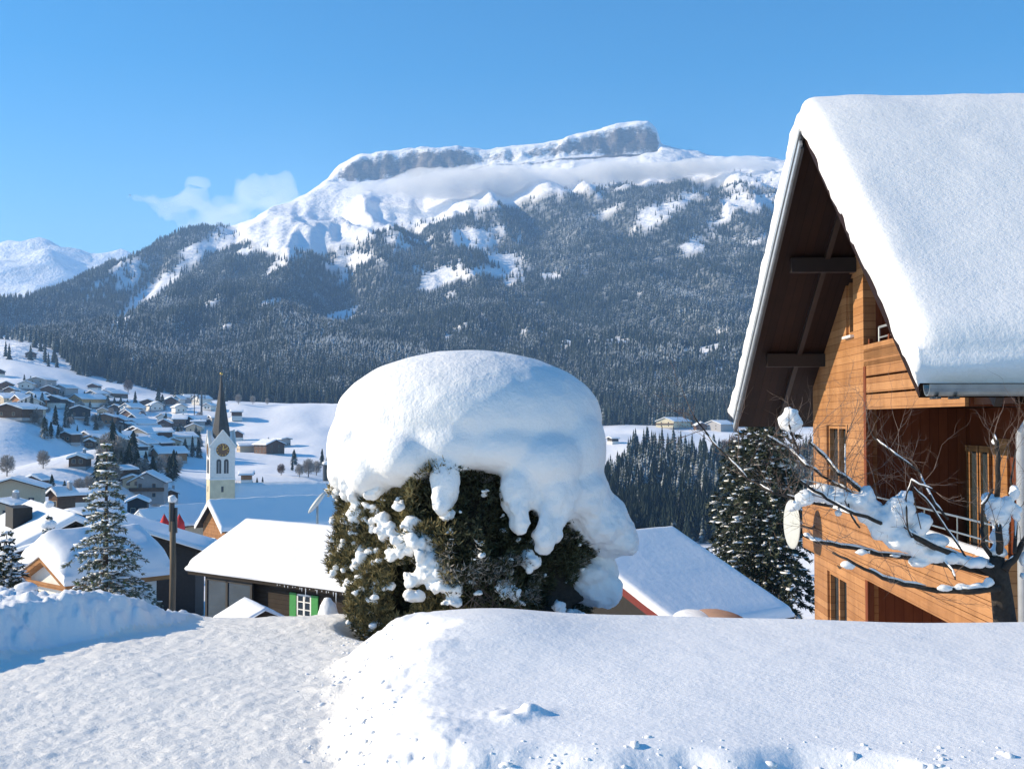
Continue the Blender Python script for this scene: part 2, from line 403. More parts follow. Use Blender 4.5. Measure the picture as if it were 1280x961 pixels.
forest = forest * (1 - .85 * smooth(fbm(GX / 95, TY / 210, seed=142, oct=4), .62, .86) * smooth(TY, 1300, 1600))
rock = np.clip(cliff_h / 60, 0, 1) * (np.exp(-((TY - cy - 28) / 34) ** 2) + 1.0 * smooth(TX, 560, 600) * np.exp(-((TY - cy + 144) / 16) ** 2)) 
rock = np.clip(rock, 0, 1)
nr, nc = TY.shape
_V = np.stack([GX, TY, ZG], -1).reshape(-1, 3)
_i = np.arange(nr * nc).reshape(nr, nc)
_Fc = np.stack([_i[:-1, :-1], _i[:-1, 1:], _i[1:, 1:], _i[1:, :-1]], -1).reshape(-1, 4)
def terrain_mat():
    m, nt, b = new_mat('snowy_terrain')
    g = nt.nodes.new('ShaderNodeNewGeometry'); pos = g.outputs['Position']
    fa = nt.nodes.new('ShaderNodeAttribute'); fa.attribute_name = 'forest'
    ra = nt.nodes.new('ShaderNodeAttribute'); ra.attribute_name = 'rock'
    nz = noise_tex(nt, pos, .03, 6, .7)
    under = ramp(nt, nz, [(.42, (.035, .042, .034)), (.62, (.3, .32, .34))])
    snowc = ramp(nt, nz, [(.2, (.84, .85, .88)), (.7, (.88, .88, .9))])
    mx = nt.nodes.new('ShaderNodeMix'); mx.data_type = 'RGBA'
    nt.links.new(fa.outputs['Fac'], mx.inputs[0]); nt.links.new(snowc, mx.inputs[6]); nt.links.new(under, mx.inputs[7])
    mp = nt.nodes.new('ShaderNodeMapping'); nt.links.new(pos, mp.inputs[0]); mp.inputs['Scale'].default_value = (.4, .4, 1.6)
    nz2 = noise_tex(nt, mp.outputs[0], .09, 7, .8)
    mp3 = nt.nodes.new('ShaderNodeMapping'); nt.links.new(pos, mp3.inputs[0]); mp3.inputs['Scale'].default_value = (.5, .3, .9)
    nz3 = noise_tex(nt, mp3.outputs[0], .07, 7, .8)
    rc = ramp(nt, nz2, [(.3, (.045, .04, .037)), (.5, (.13, .115, .105)), (.7, (.22, .2, .185))])
    mk = N(nt, 'ShaderNodeMath', operation='MULTIPLY_ADD'); nt.links.new(nz3, mk.inputs[0]); mk.inputs[1].default_value = -1.3
    a2 = N(nt, 'ShaderNodeMath', operation='ADD'); nt.links.new(ra.outputs['Fac'], a2.inputs[0]); a2.inputs[1].default_value = .45
    nt.links.new(a2.outputs[0], mk.inputs[2])
    mr = nt.nodes.new('ShaderNodeMapRange'); nt.links.new(mk.outputs[0], mr.inputs[0]); mr.inputs[1].default_value = .3; mr.inputs[2].default_value = .55
    mm = N(nt, 'ShaderNodeMath', operation='MULTIPLY'); nt.links.new(mr.outputs[0], mm.inputs[0])
    gt = nt.nodes.new('ShaderNodeMapRange'); nt.links.new(ra.outputs['Fac'], gt.inputs[0]); gt.inputs[1].default_value = .05; gt.inputs[2].default_value = .2
    nt.links.new(gt.outputs[0], mm.inputs[1])
    mx2 = nt.nodes.new('ShaderNodeMix'); mx2.data_type = 'RGBA'
    nt.links.new(mm.outputs[0], mx2.inputs[0]); nt.links.new(mx.outputs[2], mx2.inputs[6]); nt.links.new(rc, mx2.inputs[7])
    nt.links.new(mx2.outputs[2], b.inputs['Base Color'])
    b.inputs['Roughness'].default_value = .75; b.inputs['Specular IOR Level'].default_value = .2
    h1 = noise_tex(nt, pos, .25, 4, .6)
    bb = bump(nt, b, h1, .35)
    fh = noise_tex(nt, pos, .02, 5, .6)
    md = N(nt, 'ShaderNodeMath', operation='GREATER_THAN'); 
    sp = nt.nodes.new('ShaderNodeSeparateXYZ'); nt.links.new(pos, sp.inputs[0]); nt.links.new(sp.outputs['Y'], md.inputs[0]); md.inputs[1].default_value = 1100
    mh = N(nt, 'ShaderNodeMath', operation='MULTIPLY'); nt.links.new(md.outputs[0], mh.inputs[0]); nt.links.new(fh, mh.inputs[1])
    bump(nt, b, mh.outputs[0], 14, 1, bb)
    return m
M['terrain'] = terrain_mat()
terr = link_mesh('terrain', _V, _Fc, M['terrain'], None, True)
tag(terr, kind='structure')
for nm, arr in (('forest', forest), ('rock', rock)):
    at_ = terr.data.attributes.new(nm, 'FLOAT', 'POINT'); at_.data.foreach_set('value', arr.astype(np.float32).ravel())

def ground_z(X, Y):
    X = np.asarray(X, float); Y = np.asarray(Y, float)
    px = np.clip(X / Y * F + 640, XC[0], XC[-1] - 1e-3); yy = np.clip(Y, YR[0], YR[-1] - 1e-3)
    i = np.clip(np.searchsorted(YR, yy) - 1, 0, nr - 2); j = np.clip(np.searchsorted(XC, px) - 1, 0, nc - 2)
    a = (yy - YR[i]) / (YR[i + 1] - YR[i]); b = (px - XC[j]) / (XC[j + 1] - XC[j])
    return (ZG[i, j] * (1 - a) + ZG[i + 1, j] * a) * (1 - b) + (ZG[i, j + 1] * (1 - a) + ZG[i + 1, j + 1] * a) * b
def mask_at(A, X, Y):
    px = np.clip(X / Y * F + 640, XC[0], XC[-1] - 1e-3)
    return A[np.clip(np.searchsorted(YR, Y), 0, nr - 1), np.clip(np.searchsorted(XC, px), 0, nc - 1)]
def hit(px, py, y0, y1):
    """first ground point between depths y0 and y1 seen at the pixel (or the one closest to it)"""
    ys = np.geomspace(y0, y1, 400); xs = (px - 640) / F * ys
    zs = ground_z(xs, ys); _, q = proj(xs, ys, zs)
    s = np.where((q[:-1] - py) * (q[1:] - py) <= 0)[0]
    k = s[0] if len(s) else int(np.argmin(np.abs(q - py)))
    return Vector((xs[k], ys[k], float(zs[k])))

# distant blue range on the left
fx = np.linspace(-1500, 420, 150); fy = np.linspace(5900, 8280, 60)
A_, B_ = np.meshgrid(fx, fy)
rt = np.interp(A_, [-1500, -600, -200, -40, 0, 25, 50, 75, 105, 130, 155, 185, 230, 300, 420], [200, 260, 300, 300, 293, 291, 289, 300, 316, 318, 316, 330, 345, 360, 380])
topz = (525 - rt) / F * 7056
prof = np.interp(B_, [5900, 6480, 7056, 7630, 8280], [.42, .68, 1, .8, .3])
Zf = topz * prof + fbm((A_ - 640) / F * B_ / 500, B_ / 500, seed=77, oct=6, gain=.55) * 70 * smooth(B_, 5900, 6480)
_V = np.stack([(A_ - 640) / F * B_, B_, Zf], -1).reshape(-1, 3)
_i = np.arange(A_.size).reshape(A_.shape)
_Fc = np.stack([_i[:-1, :-1], _i[:-1, 1:], _i[1:, 1:], _i[1:, :-1]], -1).reshape(-1, 4)
m, nt, b = new_mat('far_mountain_snow')
g = nt.nodes.new('ShaderNodeNewGeometry')
nz = noise_tex(nt, g.outputs['Position'], .004, 6, .7)
nt.links.new(ramp(nt, nz, [(.3, (.5, .52, .56)), (.5, (.85, .86, .88))]), b.inputs['Base Color'])
b.inputs['Roughness'].default_value = .8
bump(nt, b, nz, 60)
hills = link_mesh('hills', _V, _Fc, m, None, True); tag(hills, kind='structure')

# ------------------------------------------------------------------ near ground: packed road, ploughed bank on the left, deep snow on the right
def near_z(X, Y):
    z = -1.62 - .018 * (Y - 5)
    z = z - .16 * np.maximum(Y - 9.9, 0) ** 1.15
    rough = fbm(X * 3.2, Y * 3.2, seed=50, oct=5, gain=.6)
    z = z + .005 * rough + .02 * fbm(X * .8, Y * .8, seed=52, oct=3) + .004 * fbm(X * 15, Y * 15, seed=58, oct=2, gain=.7) * (Y < 11)
    ck = np.clip(fbm(X * 7, Y * 7, seed=57, oct=4, gain=.65) - .15, 0, 2)
    # wheel-churned crumbs
    z = z + .004 * ck
    # right side deep snow
    edge = -.62 - .14 * (Y - 4.4) + .12 * fbm(Y * 1.3, X * .6, seed=60, oct=3)
    d = X - edge
    top = -1.35 + .012 * np.sin(X * .9 + 1) + .015 * fbm(X * .7, Y * .7, seed=61, oct=2)
    hump = .12 * np.exp(-((X + .15) / .62) ** 2 - ((Y - 7.3) / .9) ** 2)
    top = top + hump + .03 * smooth(X, 1.0, 5.0) 
    crest = 7.7 + .1 * np.sin(X * 1.7)
    top = top - .33 * np.maximum(Y - crest, 0) ** 1.3
    # ploughed low shelf near the camera with lumps
    lump = np.abs(fbm(X * 6.5, Y * 6.5, seed=63, oct=4, gain=.6))
    fe = 4.78 + .12 * fbm(X * 1.6, X * 0, seed=64, oct=3) - .35 * smooth(X, 1.1, 2.1)
    shelf = 1 - smooth(Y, fe - .3, fe + .05)
    top = top - shelf * (.12 - .015 * lump - .05 * np.clip(fbm(X * 2.0, Y * 2.0, seed=67, oct=3), -.3, 1)) * (1 - smooth(X, 1.5, 2.6))
    lm = np.exp(-((X - 0.02) / .16) ** 2 - ((Y - 5.25) / .13) ** 2)
    top = top + .045 * lm * (1 + .6 * fbm(X * 9, Y * 9, seed=65, oct=3))
    rise = smooth(d, -.12, .5 + .1 * fbm(Y * 2.1, X * .5, seed=69, oct=3)) ** .8
    h = top - z
    h = np.where(Y < 8.9, h, h * 1)
    wl_ = rise
    z2 = z + np.maximum(h, -.5) * wl_ + (.015 * lump + .05 * np.clip(fbm(X * 2.6, Y * 2.6, seed=66, oct=4, gain=.55), 0, 1)) * np.exp(-((d - .2) / .3) ** 2)
    far_ = smooth(Y, 8.4, 9.6)
    z = np.where(Y < 13, z2, z2)
    # left ploughed bank
    el = np.interp(Y, [5, 6.9, 8.3, 9.6, 11], [-4.3, -4.05, -3.6, -2.8, -2.7]) + .10 * fbm(Y * 1.4, X * .4, seed=70, oct=3)
    dl = el - X
    hb = (.29 + .04 * fbm(X * .8, Y * .8, seed=71, oct=3)) * smooth(Y, 3, 5) * (1 - smooth(Y, 9.35, 10.0))
    blump = np.abs(fbm(X * 5, Y * 5, seed=72, oct=4, gain=.6))
    wb = smooth(dl, -.05, .42)
    z = z + wb * hb * (1 - .25 * smooth(dl, 1.2, 3)) + (.045 * blump + .02 * rough) * smooth(dl, -.1, .15) * (1 - smooth(Y, 9.8, 10.3))
    z = z - .22 * np.maximum(Y - 10.2, 0)
    return z
xs_ = np.unique(np.concatenate([np.linspace(-900, -200, 60), np.linspace(-200, 1480, 600), np.linspace(1480, 2200, 60)])); ys_ = np.geomspace(3.3, 12.2, 330)
A_, B_ = np.meshgrid(xs_, ys_)
nX = (A_ - 640) / F * B_
nZ = near_z(nX, B_)
_V = np.stack([nX, B_, nZ], -1).reshape(-1, 3)
_i = np.arange(A_.size).reshape(A_.shape)
quads = np.stack([_i[:-1, :-1], _i[:-1, 1:], _i[1:, 1:], _i[1:, :-1]], -1)
cxq = nX[:-1, :-1]; cyq = B_[:-1, :-1]
edge_ = -.62 - .14 * (cyq - 4.4)
reg = np.where(cxq > edge_ + .1, 2, np.where(cxq < np.interp(cyq, [5, 6.9, 8.3, 9.6, 11], [-4.3, -4.05, -3.6, -2.8, -2.7]), 1, 0))
for k_, (nm, mt) in enumerate((('road', 'snow_road'), ('snow_bank', 'snow'), ('snow_field', 'snow'))):
    q = quads[reg == k_]
    used, inv = np.unique(q.ravel(), return_inverse=True)
    o = link_mesh(nm, _V[used], inv.reshape(-1, 4), M[mt], None, True); tag(o, kind='structure')
# ground behind and beside the camera, so that the snow carries on
A_, B_ = np.meshgrid(np.linspace(-60, 60, 60), np.linspace(-60, 3.5, 50))
_V = np.stack([A_, B_, -1.66 + 0 * A_ + .05 * fbm(A_ / 6, B_ / 6, seed=4)], -1).reshape(-1, 3)
_i = np.arange(A_.size).reshape(A_.shape)
_Fc = np.stack([_i[:-1, :-1], _i[:-1, 1:], _i[1:, 1:], _i[1:, :-1]], -1).reshape(-1, 4)
o = link_mesh('ground', _V, _Fc, M['snow'], None, True); tag(o, kind='structure')
# ------------------------------------------------------------------ snow lying on a roof: rounded slab over base(x, y)
def edge_samples(a, b, r, n):
    e = [0, .04 * r, .14 * r, .32 * r, .6 * r, r]
    mid = list(np.linspace(a + r, b - r, max(2, n)))
    s = [a + q for q in e[:-1]] + mid + [b - q for q in reversed(e[:-1])]
    return np.array(s)
def snow_cover(x0, x1, y0, y1, base, th, r, nx, ny, rough=0.0, bulge=0.0, seed=1, xr=None, drip=0.0):
    X = edge_samples(x0, x1, r, nx); Y = edge_samples(y0, y1, r, ny)
    if xr is not None:
        X = np.unique(np.concatenate([X, [xr - .3, xr - .1, xr, xr + .1, xr + .3]]))
    gx, gy = np.meshgrid(X, Y)
    d = np.minimum(np.minimum(gx - x0, x1 - gx), np.minimum(gy - y0, y1 - gy))
    dx = np.clip(r - np.minimum(gx - x0, x1 - gx), 0, r); dy = np.clip(r - np.minimum(gy - y0, y1 - gy), 0, r)
    dd = np.clip(np.sqrt(dx ** 2 + dy ** 2), 0, r)
    z = base(gx, gy) + th - r + np.sqrt(np.maximum(r * r - dd * dd, 0))
    if rough:
        z = z + rough * fbm(gx * 1.1, gy * 1.1, seed=seed, oct=4)
    V = [(float(a), float(b), float(c)) for a, b, c in zip(gx.ravel(), gy.ravel(), z.ravel())]
    ny_, nx_ = gx.shape; F_ = []
    idx = lambda j, i: j * nx_ + i
    for j in range(ny_ - 1):
        for i in range(nx_ - 1):
            F_.append((idx(j, i), idx(j, i + 1), idx(j + 1, i + 1), idx(j + 1, i)))
    ring = [idx(0, i) for i in range(nx_)] + [idx(j, nx_ - 1) for j in range(1, ny_)] + [idx(ny_ - 1, i) for i in range(nx_ - 2, -1, -1)] + [idx(j, 0) for j in range(ny_ - 2, 0, -1)]
    cx, cy = (x0 + x1) / 2, (y0 + y1) / 2
    m = 5; prev = ring; nr_ = len(ring)
    for k in range(1, m + 1):
        t = k / m; cur = []
        for q in ring:
            x, y, zt = V[q]
            ox = (-1 if abs(x - x0) < 1e-6 else (1 if abs(x - x1) < 1e-6 else 0)); oy = (-1 if abs(y - y0) < 1e-6 else (1 if abs(y - y1) < 1e-6 else 0))
            zb = float(base(np.array(x), np.array(y)))
            if drip and ox: zb -= drip * max(0, float(fbm(np.array(x * 3), np.array(y * 3), seed=seed + 5, oct=3)))
            o = bulge * math.sin(math.pi * min(1, t * 1.1)) * (1 + .6 * float(vnoise(np.array(x * 1.6), np.array(y * 1.6), np.array(t * 2.0), seed + 3)))
            o += rough * 1.2 * float(vnoise(np.array(x * 5), np.array(y * 5), np.array(t * 4.0), seed + 4)) * (0 if k == m and not drip else 1)
            V.append((x + ox * o, y + oy * o, zt + (zb - zt) * t)); cur.append(len(V) - 1)
        for a in range(nr_):
            b_ = (a + 1) % nr_
            F_.append((prev[a], cur[a], cur[b_], prev[b_]))
        prev = cur
    # underside follows the roof
    base_i = len(V)
    for j in range(ny_):
        for i in range(nx_):
            V.append((float(gx[j, i]), float(gy[j, i]), float(base(gx[j, i], gy[j, i])) + .002))
    for j in range(ny_ - 1):
        for i in range(nx_ - 1):
            q = [base_i + idx(j, i), base_i + idx(j, i + 1), base_i + idx(j + 1, i + 1), base_i + idx(j + 1, i)]
            F_.append(tuple(reversed(q)))
    return V, F_

# ------------------------------------------------------------------ the big timber chalet on the right
# local frame: u = distance along the gable (away from the camera), v = along the ridge (to the right); mapped to local (v, u, z)
CG = .042; A0 = 4.0
ang = math.atan(CG)
ch = empty('timber_chalet', (A0, 0, -6.5), -ang, 'tall orange timber chalet on the right with loggias and a thick snow-laden gable roof', 'house')
cosg = math.cos(ang)
def uv(X, Y):                                   # world -> local x (v) and y (u)
    dx, dy = X - A0, Y
    return dx * math.cos(ang) - dy * math.sin(ang), dx * math.sin(ang) + dy * math.cos(ang)
def onplane(px, py, v):
    """local (u, z) of the point seen at a pixel on the vertical plane at local x = v"""
    d = at(px, py, 1.0)
    # A0 + v cos + u sin = X ; -v sin + u cos = Y ; X = d.x Y
    u = (A0 + v * math.cos(ang) + d.x * v * math.sin(ang)) / (d.x * math.cos(ang) - math.sin(ang))
    Y = -v * math.sin(ang) + u * math.cos(ang)
    return u, d.z * Y + 6.5
VW = 1.42
ur, zr = onplane(1005, 158, 0); ue, ze = onplane(1146, 468, 0); uf, zf = onplane(921, 519, 0)
ROOFV = 15.0
def rbase(x, y):
    y = np.asarray(y, float)
    return np.where(y < ur, zr - (zr - ze) * (ur - y) / (ur - ue), zr - (zr - zf) * (y - ur) / (uf - ur)) + .06
T = .26
def rake(z0, z1, v0, v1, ua, ub, mb):
    pass
rf = MB()
for (ua, za, ub, zb) in ((ue, ze, ur, zr), (ur, zr, uf, zf)):
    vs = [(v, u, z + dz) for v in (0.02, ROOFV) for (u, z) in ((ua, za), (ub, zb)) for dz in (-T, 0.05)]
    rf.add(vs, [(0, 1, 3, 2), (4, 6, 7, 5), (0, 4, 5, 1), (2, 3, 7, 6), (0, 2, 6, 4), (1, 5, 7, 3)])
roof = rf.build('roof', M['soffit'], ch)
# snow
V_, F_ = snow_cover(-.05, ROOFV, ue - .22, uf + .22, lambda x, y: rbase(x, y) - .16 * np.exp(-((np.asarray(y, float) - ur) / .5) ** 2), .6, .22, 80, 110, .022, .07, 4, None, .10)
sn = link_mesh('roof_snow', V_, F_, M['snow_roof'], ch, True)
# barge boards of sheet metal along the far rake and the near one
bd = MB()
for off, w, mt in ((0, .1, 0), (.13, .07, 1)):
    pass
for nm, (ua, za, ub, zb) in (('far', (ur, zr, uf, zf)),):
    for k_, (dz, hh, pv, mt) in enumerate(((-.04, .12, -.06, 'metal_light'), (-.17, .07, -.035, 'metal_dark'), (-.27, .10, -.055, 'metal_light'), (-.36, .06, -.03, 'metal_dark'))):
        b_ = MB(); s = -.02
        b_.beam((pv, ua, za + dz), (pv, ub, zb + dz), .05, hh)
        b_.build('barge_board', M[mt], ch)
# purlins poking out under the roof
for u_ in (ur, ur + 2.4, ur + 4.9, ur - 2.2):
    z_ = float(rbase(0, u_)) - .06 - T - .14
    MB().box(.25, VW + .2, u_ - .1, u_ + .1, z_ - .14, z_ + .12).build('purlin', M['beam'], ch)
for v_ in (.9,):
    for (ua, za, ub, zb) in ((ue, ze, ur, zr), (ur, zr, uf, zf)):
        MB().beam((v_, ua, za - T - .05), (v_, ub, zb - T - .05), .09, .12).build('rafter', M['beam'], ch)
# walls (gable wall plane v = VW)
u_far = onplane(1017, 600, VW)[0]; u_c = onplane(1081, 600, VW)[0]; u_near = onplane(1268, 600, VW)[0]
VB = VW + 1.85                                  # back wall of the loggia
def wtop(u): return float(rbase(0, u)) - .06 - T + .01
zband0 = onplane(1085, 436, VW)[1]; zband1 = onplane(1085, 452, VW)[1]
def wall_poly(us, zlo, mb, v0, v1):
    """a piece of gable wall between u values, from zlo up to the roof"""
    us = sorted(us); 
    if us[0] < ur < us[-1] and ur not in us: us = sorted(us + [ur])
    n = len(us)
    vs = [(v, u, zlo) for v in (v0, v1) for u in us] + [(v, u, wtop(u)) for v in (v0, v1) for u in us]
    fs = [tuple(range(n)) + tuple(range(2 * n, 3 * n))[::-1]]
    fs.append(tuple(range(n, 2 * n))[::-1] + tuple(range(3 * n, 4 * n)))
    fs.append((0, 2 * n, 3 * n, n)); fs.append((n - 1, 2 * n - 1, 4 * n - 1, 3 * n - 1))
    fs += [(2 * n + i, 2 * n + i + 1, 3 * n + i + 1, 3 * n + i) for i in range(n - 1)] + [(i, n + i, n + i + 1, i + 1) for i in range(n - 1)]
    mb.add(vs, fs)
# openings in the solid part
wins = []
for (pxa, pxb, pya, pyb, pref) in ((1057, 1066, 345, 421, 1062), (1033, 1057, 531, 668, 1040), (1034, 1058, 712, 830, 1040)):
    ua = onplane(pxb, pya, VW)[0]; ub = onplane(pxa, pya, VW)[0]
    za = onplane(pxa, pyb, VW)[1]; zb = onplane(pxa, pya, VW)[1]
    wins.append((ua, ub, za, zb))
wins[1] = (wins[1][0], wins[1][1], wins[1][3] - 1.35, wins[1][3])
wins[2] = (wins[2][0], wins[2][1], wins[2][3] - 1.6, wins[2][3])
wins.sort(key=lambda w: w[2])
w_ = MB()
# strip construction: columns split at window sides
cuts = sorted({u_c, u_far} | {w[0] for w in wins} | {w[1] for w in wins})
for a, b_ in zip(cuts[:-1], cuts[1:]):
    mid = (a + b_) / 2; inside = [w for w in wins if w[0] < mid < w[1]]
    z0 = 0
    for w in inside:
        w_.box(VW, VW + .22, a, b_, z0, w[2]); z0 = w[3]
    wall_poly([a, b_], z0, w_, VW, VW + .22)
# above the loggia: the gable top over the upper loggia opening is hidden by the roof; keep the band
zs0 = onplane(1085, 436, VW)[1]; zs1 = zs0 - .30
u_sl = onplane(1206, 490, VW)[0]
w_.box(VW, VW + .1, u_near - .2, u_c, zs1, zs0)                  # band between the storeys
zg = float(rbase(0, u_near)) - .5
w_.build('wall', M['larch'], ch)
dk = MB()
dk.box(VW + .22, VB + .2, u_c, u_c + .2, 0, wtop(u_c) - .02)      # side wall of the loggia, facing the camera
dk.build('side_wall', M['larch_shaded'], ch)
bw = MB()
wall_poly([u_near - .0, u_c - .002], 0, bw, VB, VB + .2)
bw.build('back_wall', M['larch_shaded'], ch)
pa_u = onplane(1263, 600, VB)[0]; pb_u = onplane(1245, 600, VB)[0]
MB().box(VB - .05, VB - .003, pa_u, pb_u, 0, onplane(1250, 548, VB)[1]).build('sunlit_wall_patch', M['larch'], ch)  # bright boards stand in for the sunlit patch of the back wall
sw = MB(); sw.box(VB + .2, ROOFV - 1, u_near, u_near + .22, 0, float(rbase(0, u_near)) - .5)
sw.box(VB + .2, ROOFV - 1, u_far - .25, u_far - .02, 0, float(rbase(0, u_far)) - .5)
wall_poly([u_near + .3, u_far - .3], 0, sw, ROOFV - 1.2, ROOFV - 1)
sw.build('long_wall', M['larch'], ch)
# floors and loggia ceilings
fl = MB()
ztop_floor = onplane(1120, 509, VW)[1]
for z_ in (ztop_floor - .02, ztop_floor - 2.82):
    fl.box(VW + .12, VB, u_near + .25, u_c - .01, z_ + .02, z_ + .12)
fl.build('loggia_floor', M['soffit'], ch)
# slatted parapet of the upper loggia
sl_ = MB(); zb_ = ztop_floor - .02
nsl = 4; hsl = .26; gap = .035
for k_ in range(nsl):
    z_ = zb_ + k_ * (hsl + gap)
    sl_.box(VW, VW + .05, u_sl, u_c - .0, z_, z_ + hsl)
sl_.build('parapet', M['larch'], ch)
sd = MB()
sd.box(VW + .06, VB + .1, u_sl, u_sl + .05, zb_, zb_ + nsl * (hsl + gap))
sd.build('parapet_side', M['larch_shaded'], ch)
for u_ in np.linspace(u_sl + .1, u_c - .12, 5): MB().box(VW + .06, VW + .12, u_ - .04, u_ + .04, zb_, zb_ + 1.25).build('parapet_post', M['larch_shaded'], ch)
# little steel railing at the top storey
rl = MB(); zt = zs0
ua = onplane(1092, 425, VW)[0]; 
rl.tube([(VW + .1, u_near + 1, zt + .35), (VW + .1, ua, zt + .35)], .022)
rl.tube([(VW + .1, u_near + 1, zt + .17), (VW + .1, ua, zt + .17)], .015)
for u_ in np.linspace(ua, u_near + 1, 6): rl.tube([(VW + .1, u_, zt), (VW + .1, u_, zt + .35)], .02)
rl.build('railing', M['metal_light'], ch)
# window frames, glass, sills
for (ua, ub, za, zb) in wins:
    fr = MB(); t_ = .07
    for q in ((ua, ua + t_, za, zb), (ub - t_, ub, za, zb), (ua + t_, ub - t_, za, za + t_), (ua + t_, ub - t_, zb - t_, zb)):
        fr.box(VW + .05, VW + .14, q[0], q[1], q[2], q[3])
    if ub - ua > .8: fr.box(VW + .05, VW + .14, (ua + ub) / 2 - .05, (ua + ub) / 2 + .05, za + t_, zb - t_)
    wdw = fr.build('window', M['larch'], ch)
    MB().box(VW + .15, VW + .17, ua + .01, ub - .01, za + .01, zb - .01).build('pane', M['glass'], wdw)
    MB().box(VW - .07, VW + .05, ua - .05, ub + .05, za - .05, za - .005).build('sill', M['frame_white'], wdw)
# balcony doors on the loggia back wall
zf1 = ztop_floor - 2.8
for (pa, pb) in ((1206.5, 1216), (1217.5, 1229), (1231, 1243)):
    ua = onplane(pb, 600, VB)[0]; ub = onplane(pa, 600, VB)[0]
    fr = MB(); zA, zB = zf1 + .02, zf1 + 2.15
    for q in ((ua, ua + .05, zA, zB), (ub - .05, ub, zA, zB), (ua + .05, ub - .05, zA, zA + .12), (ua + .05, ub - .05, zB - .1, zB)):
        fr.box(VB - .09, VB - .003, q[0], q[1], q[2], q[3])
    d_ = fr.build('balcony_door', M['larch'], ch)
    MB().box(VB - .05, VB - .03, ua + .05, ub - .05, zA + .12, zB - .1).build('pane', M['glass'], d_)
# lower balcony that projects from the wall
VP = 1.0
b0 = onplane(1003, 640, VP)[0]; b1 = onplane(1243, 700, VP)[0]
zlow = onplane(1003, 683, VP)[1]
bal = MB(); hb_ = .24
for k_ in range(4):
    bal.box(VP, VP + .05, b1, b0, zlow + k_ * (hb_ + .012), zlow + k_ * (hb_ + .012) + hb_)
bal.build('balcony', M['larch'], ch)
bs = MB(); bs.box(VP + .055, VW + 1.8, b1, b1 + .05, zlow, zlow + 1.0)
bs.build('balcony_side', M['larch'], ch)
MB().box(VP + .055, VW - .003, b0 - .05, b0, zlow, zlow + 1.0).build('balcony_side', M['larch'], ch)
bf = MB(); bf.box(VP + .055, VW - .003, b1 + .055, b0 - .055, zlow + .05, zlow + .2); bf.build('balcony_floor', M['soffit'], ch)
br = MB(); zrail = onplane(1110, 625, VP)[1]
br.tube([(VP + .03, b1, zrail), (VP + .03, b0, zrail)], .014)
for u_ in np.linspace(b1, b0, 9): br.tube([(VP + .03, u_, zlow + 1.0), (VP + .03, u_, zrail)], .009)
br.tube([(VP + .03, b1, zrail - .2), (VP + .03, b0, zrail - .2)], .012)
br.build('railing', M['metal'], ch)
V_, F_ = snow_cover(VP - .03, VP + .12, b1, b0, lambda x, y: zlow + 1.0 + 0 * np.asarray(x, float), .09, .05, 3, 60, .02, .02, 9)
link_mesh('balcony_snow', V_, F_, M['snow'], ch, True)
# corner posts
cp = MB(); cp.box(VW - .012, VW + .1, u_c - .16, u_c - .002, 0, zs1 - .002); cp.build('corner_post', M['larch_shaded'], ch)
# gutter and downpipe
g_ = MB(); n = 10; zz = ze - .12
prof_ = [(ue - .27 + .12 * math.cos(a), zz + .13 * math.sin(a)) for a in np.linspace(math.pi, 2 * math.pi, n)]
vs = [(v, u, z) for v in (.02, ROOFV) for (u, z) in prof_]
inner = [(ue - .27 + .105 * math.cos(a), zz + .115 * math.sin(a)) for a in np.linspace(math.pi, 2 * math.pi, n)]
vs += [(v, u, z) for v in (.02, ROOFV) for (u, z) in inner]
fs = [(i, i + 1, n + i + 1, n + i) for i in range(n - 1)] + [(2 * n + i + 1, 2 * n + i, 3 * n + i, 3 * n + i + 1) for i in range(n - 1)]
fs += [(0, n, 3 * n, 2 * n), (n - 1, 3 * n - 1, 4 * n - 1, 2 * n - 1)[::-1]]
fs += [(i, 2 * n + i, 2 * n + i + 1, i + 1) for i in range(n - 1)]
g_.add(vs, fs); g_.build('gutter', M['metal'], ch)
for v_ in (.12, .32, 1.4, 2.6):
    MB().box(v_ - .02, v_ + .02, ue - .38, ue - .12, zz - .16, zz - .135).build('gutter_bracket', M['metal_dark'], ch)
vp, upp = VW - .02, u_near
dp = MB(); dpx = uv(at(1272, 520, 13.2).x, 13.2)
dp.tube([((dpx[0] - .09), ue - .27, zz - .1), ((dpx[0] - .09), ue - .27, zz - .25), ((dpx[0] - .09), ue + .2, zz - .55), ((dpx[0] - .09), ue + .2, 0)], .06, 12)
dp.build('downpipe', M['metal_light'], ch, True)
# uneven dark strip along the front of the eave snow
cr = MB()
for k_ in range(16):
    x_ = 1.62 + k_ * .07; z_ = zz + .33 + .012 * math.sin(k_ * 1.9)
    cr.box(x_, x_ + .08, ue - .40, ue - .2, z_ - .018 - .01 * math.sin(k_ * 2.3), z_ + .02)
cr.build('eave_dark_strip', M['black'], ch)
# satellite dish seen edge-on at the balcony's far end
dsh = at(990, 655, 22.2)
ds = empty('satellite_dish', dsh, R(8), 'pale satellite dish seen edge-on at the chalet balcony end', 'satellite dish')
bm = bmesh.new(); bmesh.ops.create_uvsphere(bm, u_segments=28, v_segments=14, radius=1)
me = bpy.data.meshes.new('dish'); 
for v in bm.verts: v.co = Vector((.055 * v.co.x * (1 if v.co.x < 0 else .4), .42 * v.co.y, .48 * v.co.z))
bm.to_mesh(me); bm.free(); me.materials.append(M['dish']); me.polygons.foreach_set('use_smooth', [True] * len(me.polygons))
o = bpy.data.objects.new('dish', me); COL.objects.link(o); o.parent = ds
MB().tube([(.02, 0, 0), (.45, .1, -.1), (.62, .25, .0)], .025, 8).build('bracket', M['metal'], ds)
